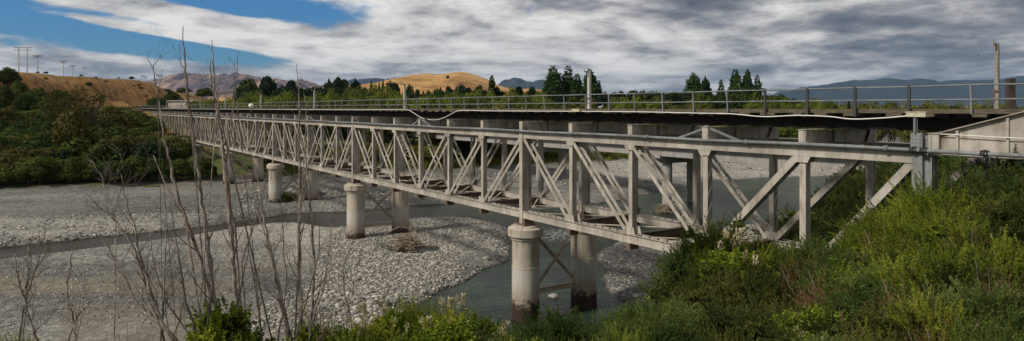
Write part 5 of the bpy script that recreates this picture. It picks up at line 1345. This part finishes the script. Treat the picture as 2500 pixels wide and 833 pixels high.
sapling([[(430, 833, 12), (395, 790, 12), (370, 720, 11), (345, 640, 10), (330, 560, 7), (310, 500, 4), (296, 425, 2)], [(370, 720, 8), (330, 610, 6), (285, 545, 5), (240, 500, 4), (205, 470, 2)], [(285, 545, 4), (262, 480, 3), (245, 425, 2), (222, 390, 1.2)], [(395, 790, 8), (335, 740, 7), (290, 650, 5), (262, 600, 3), (240, 560, 1.5)], [(395, 790, 8), (400, 700, 6), (405, 600, 4), (400, 500, 2)]], 11.8, 7, 1.15, 'wide spreading bare tree leaning left in front of the gravel')
sapling([[(480, 833, 8), (455, 740, 7), (440, 650, 6), (425, 560, 4), (418, 480, 2)], [(500, 833, 7), (520, 700, 6), (505, 600, 4), (500, 480, 2)], [(470, 833, 6), (410, 740, 5), (380, 660, 4), (365, 560, 2)]], 12.4, 8, 1.3, 'tangle of thin grey saplings crowding left of the leafy bush', 'twig')
sapling([[(95, 840, 9), (75, 790, 9), (58, 730, 8), (42, 670, 5), (35, 620, 2)], [(58, 735, 6), (85, 670, 5), (100, 610, 3), (112, 560, 1.5)], [(62, 740, 5), (70, 660, 4), (68, 600, 2)]], 11.8, 9, 1.6, 'small bushy bare sapling at the far left with a fan of twigs', 'dead_bark', .75)
sapling([[(185, 840, 7), (178, 780, 7), (165, 740, 6), (168, 670, 5), (172, 630, 4), (190, 590, 2)], [(178, 790, 6), (205, 750, 5), (250, 755, 4), (300, 745, 3), (340, 735, 2)], [(200, 755, 4), (205, 710, 3), (215, 680, 1.5)]], 11.6, 10, .6, 'crooked thin bare sapling with a sideways branch at bottom left', 'dead_bark', .7)
sapling([[(640, 833, 6), (630, 740, 5), (615, 650, 4), (600, 560, 2)], [(560, 833, 7), (590, 700, 5), (610, 600, 3), (625, 500, 1.5)], [(680, 833, 6), (700, 700, 5), (690, 560, 3), (685, 450, 1.5)], [(720, 833, 5), (775, 640, 4), (780, 520, 2)]], 13.0, 12, 1.2, 'cluster of thin bare stems right of the leafy bush', 'twig')
sapling([[(860, 780, 5), (842, 720, 4), (835, 660, 3), (870, 560, 1.5)], [(850, 760, 3), (865, 690, 2.5), (880, 620, 1.5)], [(915, 790, 3), (945, 720, 2), (970, 660, 1)]], 13.5, 11, .8, 'short thin twiggy sapling in front of the cobble bar', 'twig', .5)

# ------------------------------------------------------------------ cobbles
g = np.random.default_rng(31)
def rockbase(g):
    # squashed noisy octa-sphere, 18 verts
    bm = bmesh.new(); bmesh.ops.create_icosphere(bm, subdivisions=1, radius=1)
    v = np.array([x.co[:] for x in bm.verts]); f = np.array([[x.index for x in fc.verts] for fc in bm.faces]); bm.free()
    v *= (1 + .22 * g.normal(size=(len(v), 1)) * .8); v[:, 2] *= .55; v[:, 0] *= 1.25; return v, f
RB = [rockbase(g) for _ in range(8)]
def scatter(n, polys, smin, smax, dens=None):
    out = []
    xa = []; ya = []
    while len(xa) < n:
        m_ = n * 3; k = g.integers(0, len(polys), m_)
        for j, pl_ in enumerate(polys):
            c = int((k == j).sum()); P_ = np.array(pl_); lo = P_.min(0); hi = P_.max(0)
            x = lo[0] + (hi[0] - lo[0]) * g.random(c); y = lo[1] + (hi[1] - lo[1]) * g.random(c)
            # sample evenly over the ground, not over the picture
            Z = F * EYE / (y - 264); keep = inpoly(pl_, x, y) & (g.random(c) < (Z / Z.max()) ** 3)
            q = vnoise((x - 1250) / F * Z, Z, 5, 41, 3) > .20 + .35 * g.random(c)
            keep &= q
            xa += list(((x - 1250) / F * Z)[keep]); ya += list(Z[keep])
    idx = g.permutation(len(xa))[:n]; return np.array(xa)[idx], np.array(ya)[idx]
def rocks(name, n, polys, smin, smax, lab, lowz=-.12):
    X, Y = scatter(n, polys, smin, smax); VS = []; FS = []; base = 0
    s = smin + (smax - smin) * g.random(len(X)) ** 2.6
    for i in range(len(X)):
        z = hz(float(X[i]), float(Y[i]))
        if z < lowz - s[i] * .3: continue
        v, f = RB[i % 8]; a = g.random() * 6.28; c, sn_ = math.cos(a), math.sin(a)
        q = v * s[i] * np.array([1, 1, .8 + .5 * g.random()]); q = np.stack([q[:, 0] * c - q[:, 1] * sn_, q[:, 0] * sn_ + q[:, 1] * c, q[:, 2]], 1) + [X[i], Y[i], z + s[i] * .18]
        VS.append(q); FS.append(f + base); base += len(v)
    me = idxmesh(name, np.concatenate(VS), np.concatenate(FS), 'cobble', True); o = bpy.data.objects.new(name, me); COL.objects.link(o); tag(o, lab, 'stones', kind='stuff')
BAR = [(640, 770), (760, 700), (800, 600), (840, 560), (1000, 545), (1180, 545), (1240, 565), (1250, 600), (1240, 645), (1150, 690), (1060, 722), (1010, 765), (960, 810), (840, 833), (600, 833)]
rocks('cobbles', 30000, [BAR], .03, .15, 'pale rounded cobbles covering the gravel bar between the two nearest piers')
rocks('cobbles', 4000, [[(600, 560), (840, 562), (800, 700), (640, 780), (300, 833), (0, 833), (0, 640), (400, 602)]], .03, .10, 'small stones on the fine grey gravel at lower left')
rocks('cobbles', 3500, [[(0, 545), (600, 515), (900, 480), (1240, 480), (1240, 505), (1000, 500), (560, 545), (0, 604)], [(0, 600), (600, 545), (600, 560), (0, 640)]], .05, .2, 'stones along the edge of the narrow left channel')
rocks('cobbles', 5000, [[(1462, 612), (1600, 584), (1700, 592), (1900, 610), (1900, 700), (1620, 735), (1520, 738), (1470, 700)]], .04, .13, 'stones on the gravel bar right of the nearest pier')
rocks('cobbles', 1600, [[(1262, 640), (1470, 620), (1470, 720), (1520, 780), (1300, 790)], [(760, 720), (1000, 740), (1010, 800), (900, 833)], [(1100, 500), (1500, 500), (1600, 560), (1250, 560)]], .09, .28, 'wet stones breaking the surface of the shallow river', -.6)
rocks('cobbles', 1800, [[(1460, 395), (2050, 390), (2060, 428), (1750, 440), (1600, 472), (1330, 500), (1240, 440)], [(600, 450), (1240, 430), (1240, 495), (560, 520)]], .12, .34, 'stones on the far gravel flats beyond the trusses')
# individually visible boulders
gb = 'larger boulders on the gravel bar'
BL = [(1045, 615, .34, 'largest pale boulder beside the driftwood pool'), (905, 757, .34, 'pale boulder at the bottom tip of the cobble bar'), (1035, 719, .30, 'pale boulder on the water edge of the cobble bar'), (1062, 656, .36, 'grey boulder right of the pool on the cobble bar'), (870, 692, .34, 'bluish-grey boulder in the middle of the cobble bar'), (1352, 720, .40, 'white boulder in the water between the two nearest columns'), (1368, 762, .42, 'white boulder at the foot of the nearest pier'), (1552, 727, .26, 'small pale boulder at the lower edge of the right gravel bar'), (998, 617, .30, 'pale boulder left of the pool'), (1188, 640, .30, 'pale boulder on the tapering shore of the bar'), (700, 745, .30, 'pale boulder behind the bare stems')]
for x, y, r_, lab in BL:
    Z = F * (EYE - .15) / (y - 264); X = (x - 1250) / F * Z; bm = bmesh.new(); bmesh.ops.create_icosphere(bm, subdivisions=3, radius=r_)
    rsd = random.Random(x)
    for v in bm.verts:
        d = v.co.normalized(); k = 1 + .16 * math.sin(d.x * 4 + x) * math.sin(d.y * 5 + y) + .05 * math.sin(d.z * 9 + d.x * 7 + x); v.co = d * r_ * k; v.co.z *= .62; v.co.x *= 1.2
    me_ = bpy.data.meshes.new('boulder'); bm.to_mesh(me_); bm.free(); me_.materials.append(M['cobble']); me_.shade_smooth()
    o = bpy.data.objects.new('boulder', me_); COL.objects.link(o); o.location = (X, Z, max(hz(X, Z), -.1) + r_ * .2); o.rotation_euler = (0, 0, rsd.random() * 6); tag(o, lab, 'boulder', gb)

# ------------------------------------------------------------------ driftwood piles at the pier feet
def drift(px, py, wd, ht, lab, seed):
    rs = random.Random(seed); Z = F * (EYE - .3) / (py - 264); X = (px - 1250) / F * Z; z0 = max(hz(X, Z), 0); b = MB(); k = Z / F
    for i in range(240):
        a = rs.uniform(0, 6.28); l = rs.uniform(.25, 1) * wd * k * .55; c = Vector((X + rs.gauss(0, wd * k * .16), Z + rs.gauss(0, .5), z0 + abs(rs.gauss(0, .35)) * ht * k * .5))
        d = Vector((math.cos(a), math.sin(a) * .7, rs.uniform(-.15, .55))).normalized(); r_ = rs.uniform(.015, .05)
        b.tube([c - d * l * .5, c + Vector((rs.gauss(0, .05), rs.gauss(0, .05), rs.gauss(.05, .05))), c + d * l * .5], [r_, r_ * .9, r_ * .4], 5)
    for i in range(7):
        a = rs.uniform(-.5, .6); l = wd * k * rs.uniform(.5, .9); c = Vector((X - wd * k * .15, Z - .4, z0 + .3)); d = Vector((math.cos(a), -.2, abs(math.sin(a)) + .15)).normalized()
        b.tube([c - d * l * .3, c + d * l * .5, c + d * l * .85], [.07, .06, .03], 6)
    tag(b.build('driftwood_pile', 'driftwood'), lab, 'driftwood')
drift(994, 604, 92, 120, 'tangled driftwood pile against the second pier beside a pool', 1)
drift(1622, 512, 60, 40, 'brown driftwood heap at the foot of the road bridge column', 2)
drift(700, 492, 50, 16, 'low driftwood line at the foot of the third pier', 3)
drift(610, 442, 90, 14, 'pale logs lying by the fourth pier', 4)
drift(775, 484, 26, 20, 'brown flood debris heap right of the third pier', 5)
b = MB(); p = W(890, 578, 70); b.tube([W(888, 576, 70.5), W(930, 579, 71), W(965, 582, 71.5)], [.09, .08, .05], 6); tag(b.build('driftwood_log', 'driftwood'), 'single dark log lying between the columns of the second pier', 'driftwood')
# green tufts on the gravel
tree('scrub', (685 - 1250) / F * 97, 97, .34, .62, 'low green bush on the gravel in front of the third pier', None, 'bush')
tree('scrub', (700 - 1250) / F * 99, 99, .30, .5, 'second low green tuft beside the third pier', None, 'bush')
tree('scrub', (385 - 1250) / F * 119, 117, .10, .45, 'flat green tuft on the gravel under the bare trunks', None, 'bush')
tree('bank', (655 - 1250) / F * 119, 122, .35, .3, 'dark bush beside the columns of the fourth pier', None, 'bush')
# grass
def grass(name, pts, h, lab, mat='straw', seed=1):
    g2 = np.random.default_rng(seed); P_ = []
    for x, y, hh in pts:
        z = hz(x, y); m_ = 5
        for k in range(m_):
            a = g2.random() * 6.28; l = hh * (.6 + .7 * g2.random()); w_ = .02 + .012 * g2.random(); s_ = .3
            bx, by = x + g2.normal() * .12, y + g2.normal() * .12; tx, ty = bx + math.cos(a) * l * s_, by + math.sin(a) * l * s_; q = (-math.sin(a) * w_, math.cos(a) * w_)
            P_ += [(bx - q[0], by - q[1], z - .05), (bx + q[0], by + q[1], z - .05), (tx, ty, z + l)]
    me_ = fastmesh(name, np.array(P_), 3, mat); o = bpy.data.objects.new(name, me_); COL.objects.link(o); tag(o, lab, 'grass', kind='stuff')
pts = []
for i in range(9000):
    x = gg.uniform(-28, 26); y = gg.uniform(13, 42)
    if -18 < 1250 + F * x / y < 2600 and hz(x, y) > .9: pts.append((x, y, gg.uniform(.15, .4)))
grass('grass', pts, .4, 'tufts of straw and green grass covering the near bank')
pts = []
for i in range(16000):
    q = gg.random() * (len(bank_pts) - 1); x, y = bank_pts[int(q)]; dd = gg.uniform(1, 16); x2, y2 = x - dd * .45 + gg.gauss(0, 1.5), y + dd * .9 + gg.gauss(0, 1.5)
    if hz(x2, y2) > .9: pts.append((x2, y2, gg.uniform(.8, 1.6)))
def biggrass(name, pts, lab, mat, seed):
    g2 = np.random.default_rng(seed); P_ = []
    for x, y, hh in pts:
        z = hz(x, y)
        for k in range(3):
            a = g2.random() * 6.28; w_ = .10; bx, by = x + g2.normal() * .4, y + g2.normal() * .4; q = (math.cos(a) * w_, math.sin(a) * w_)
            P_ += [(bx - q[0], by - q[1], z - .1), (bx + q[0], by + q[1], z - .1), (bx + g2.normal() * .3, by + g2.normal() * .3, z + hh)]
    me_ = fastmesh(name, np.array(P_), 3, mat); o = bpy.data.objects.new(name, me_); COL.objects.link(o); tag(o, lab, 'grass', kind='stuff')
biggrass('grass', pts, 'yellow-green rank grass fringing the far bank of the river', 'scrub_leaf', 4)
# birds
gu = empty('gull', W(1466, 264, 41)); tag(gu, 'tiny white gull perched on the deck edge right of the pale post', 'bird')
def bird(e, c, s, mat, spread):
    bm = bmesh.new(); bmesh.ops.create_uvsphere(bm, u_segments=10, v_segments=8, radius=1)
    for v in bm.verts:
        t_ = v.co.x; v.co.x *= s * 1.5; v.co.y *= s * .55; v.co.z = v.co.z * s * .55 + (s * .45 if t_ > .55 and not spread else 0) * (t_ - .3)
        if t_ < -.3: v.co.y *= 1 + (t_ + .3) * .9; v.co.z *= 1 + (t_ + .3) * .9
    if spread:
        for sy in (-1, 1):
            q = [bm.verts.new(p) for p in ((s * .5, sy * s * .3, 0), (s * .45, sy * s * 2.0, s * .8), (s * -.1, sy * s * 3.6, s * .5), (-s * .3, sy * s * 1.8, s * .7), (-s * .4, sy * s * .3, 0))]; bm.faces.new(q)
    else:
        r_ = bmesh.ops.create_uvsphere(bm, u_segments=8, v_segments=6, radius=s * .42); bmesh.ops.translate(bm, verts=r_['verts'], vec=(s * 1.35, 0, s * .85))
    me_ = bpy.data.meshes.new('body'); bm.to_mesh(me_); bm.free(); me_.materials.append(M[mat]); me_.shade_smooth(); o = bpy.data.objects.new('body', me_); COL.objects.link(o)
    o.parent = e; o.location = Vector(c) - WL[e.name]; return o
bird(gu, W(1466, 261.5, 41) , .10, 'feather', False)
b = MB()
for dy in (-.03, .03): b.tube([W(1466, 266.5, 41) + Vector((0, dy, 0)), W(1466, 263.5, 41) + Vector((0, dy, 0))], .012, 5)
b.build('legs', 'cream_box', gu)
fl = empty('flying_bird', W(2390, 134, 60)); tag(fl, 'tiny dark bird flying under the clouds left of the right-hand post', 'bird'); o = bird(fl, W(2390, 134, 60), .09, 'dark_feather', True); o.rotation_euler = (0, 0, 1.2)
# ------------------------------------------------------------------ haze
m, t = mat('haze'); t.n.clear(); oo = t.n.new('ShaderNodeOutputMaterial'); vp = t.n.new('ShaderNodeVolumePrincipled')
vp.inputs['Color'].default_value = (.38, .60, .95, 1); vp.inputs['Density'].default_value = HAZE; vp.inputs['Anisotropy'].default_value = .2
t.l.new(vp.outputs[0], oo.inputs['Volume']); m.cycles.homogeneous_volume = True; M['haze'] = m
b = MB(); b.hexa([(x, y, z) for z in (-40, 1400) for x, y in ((-27500, -4500), (27500, -4500), (27500, 31500), (-27500, 31500))])
o = b.build('haze', 'haze'); tag(o, 'thin blue air haze over the whole valley', kind='stuff')
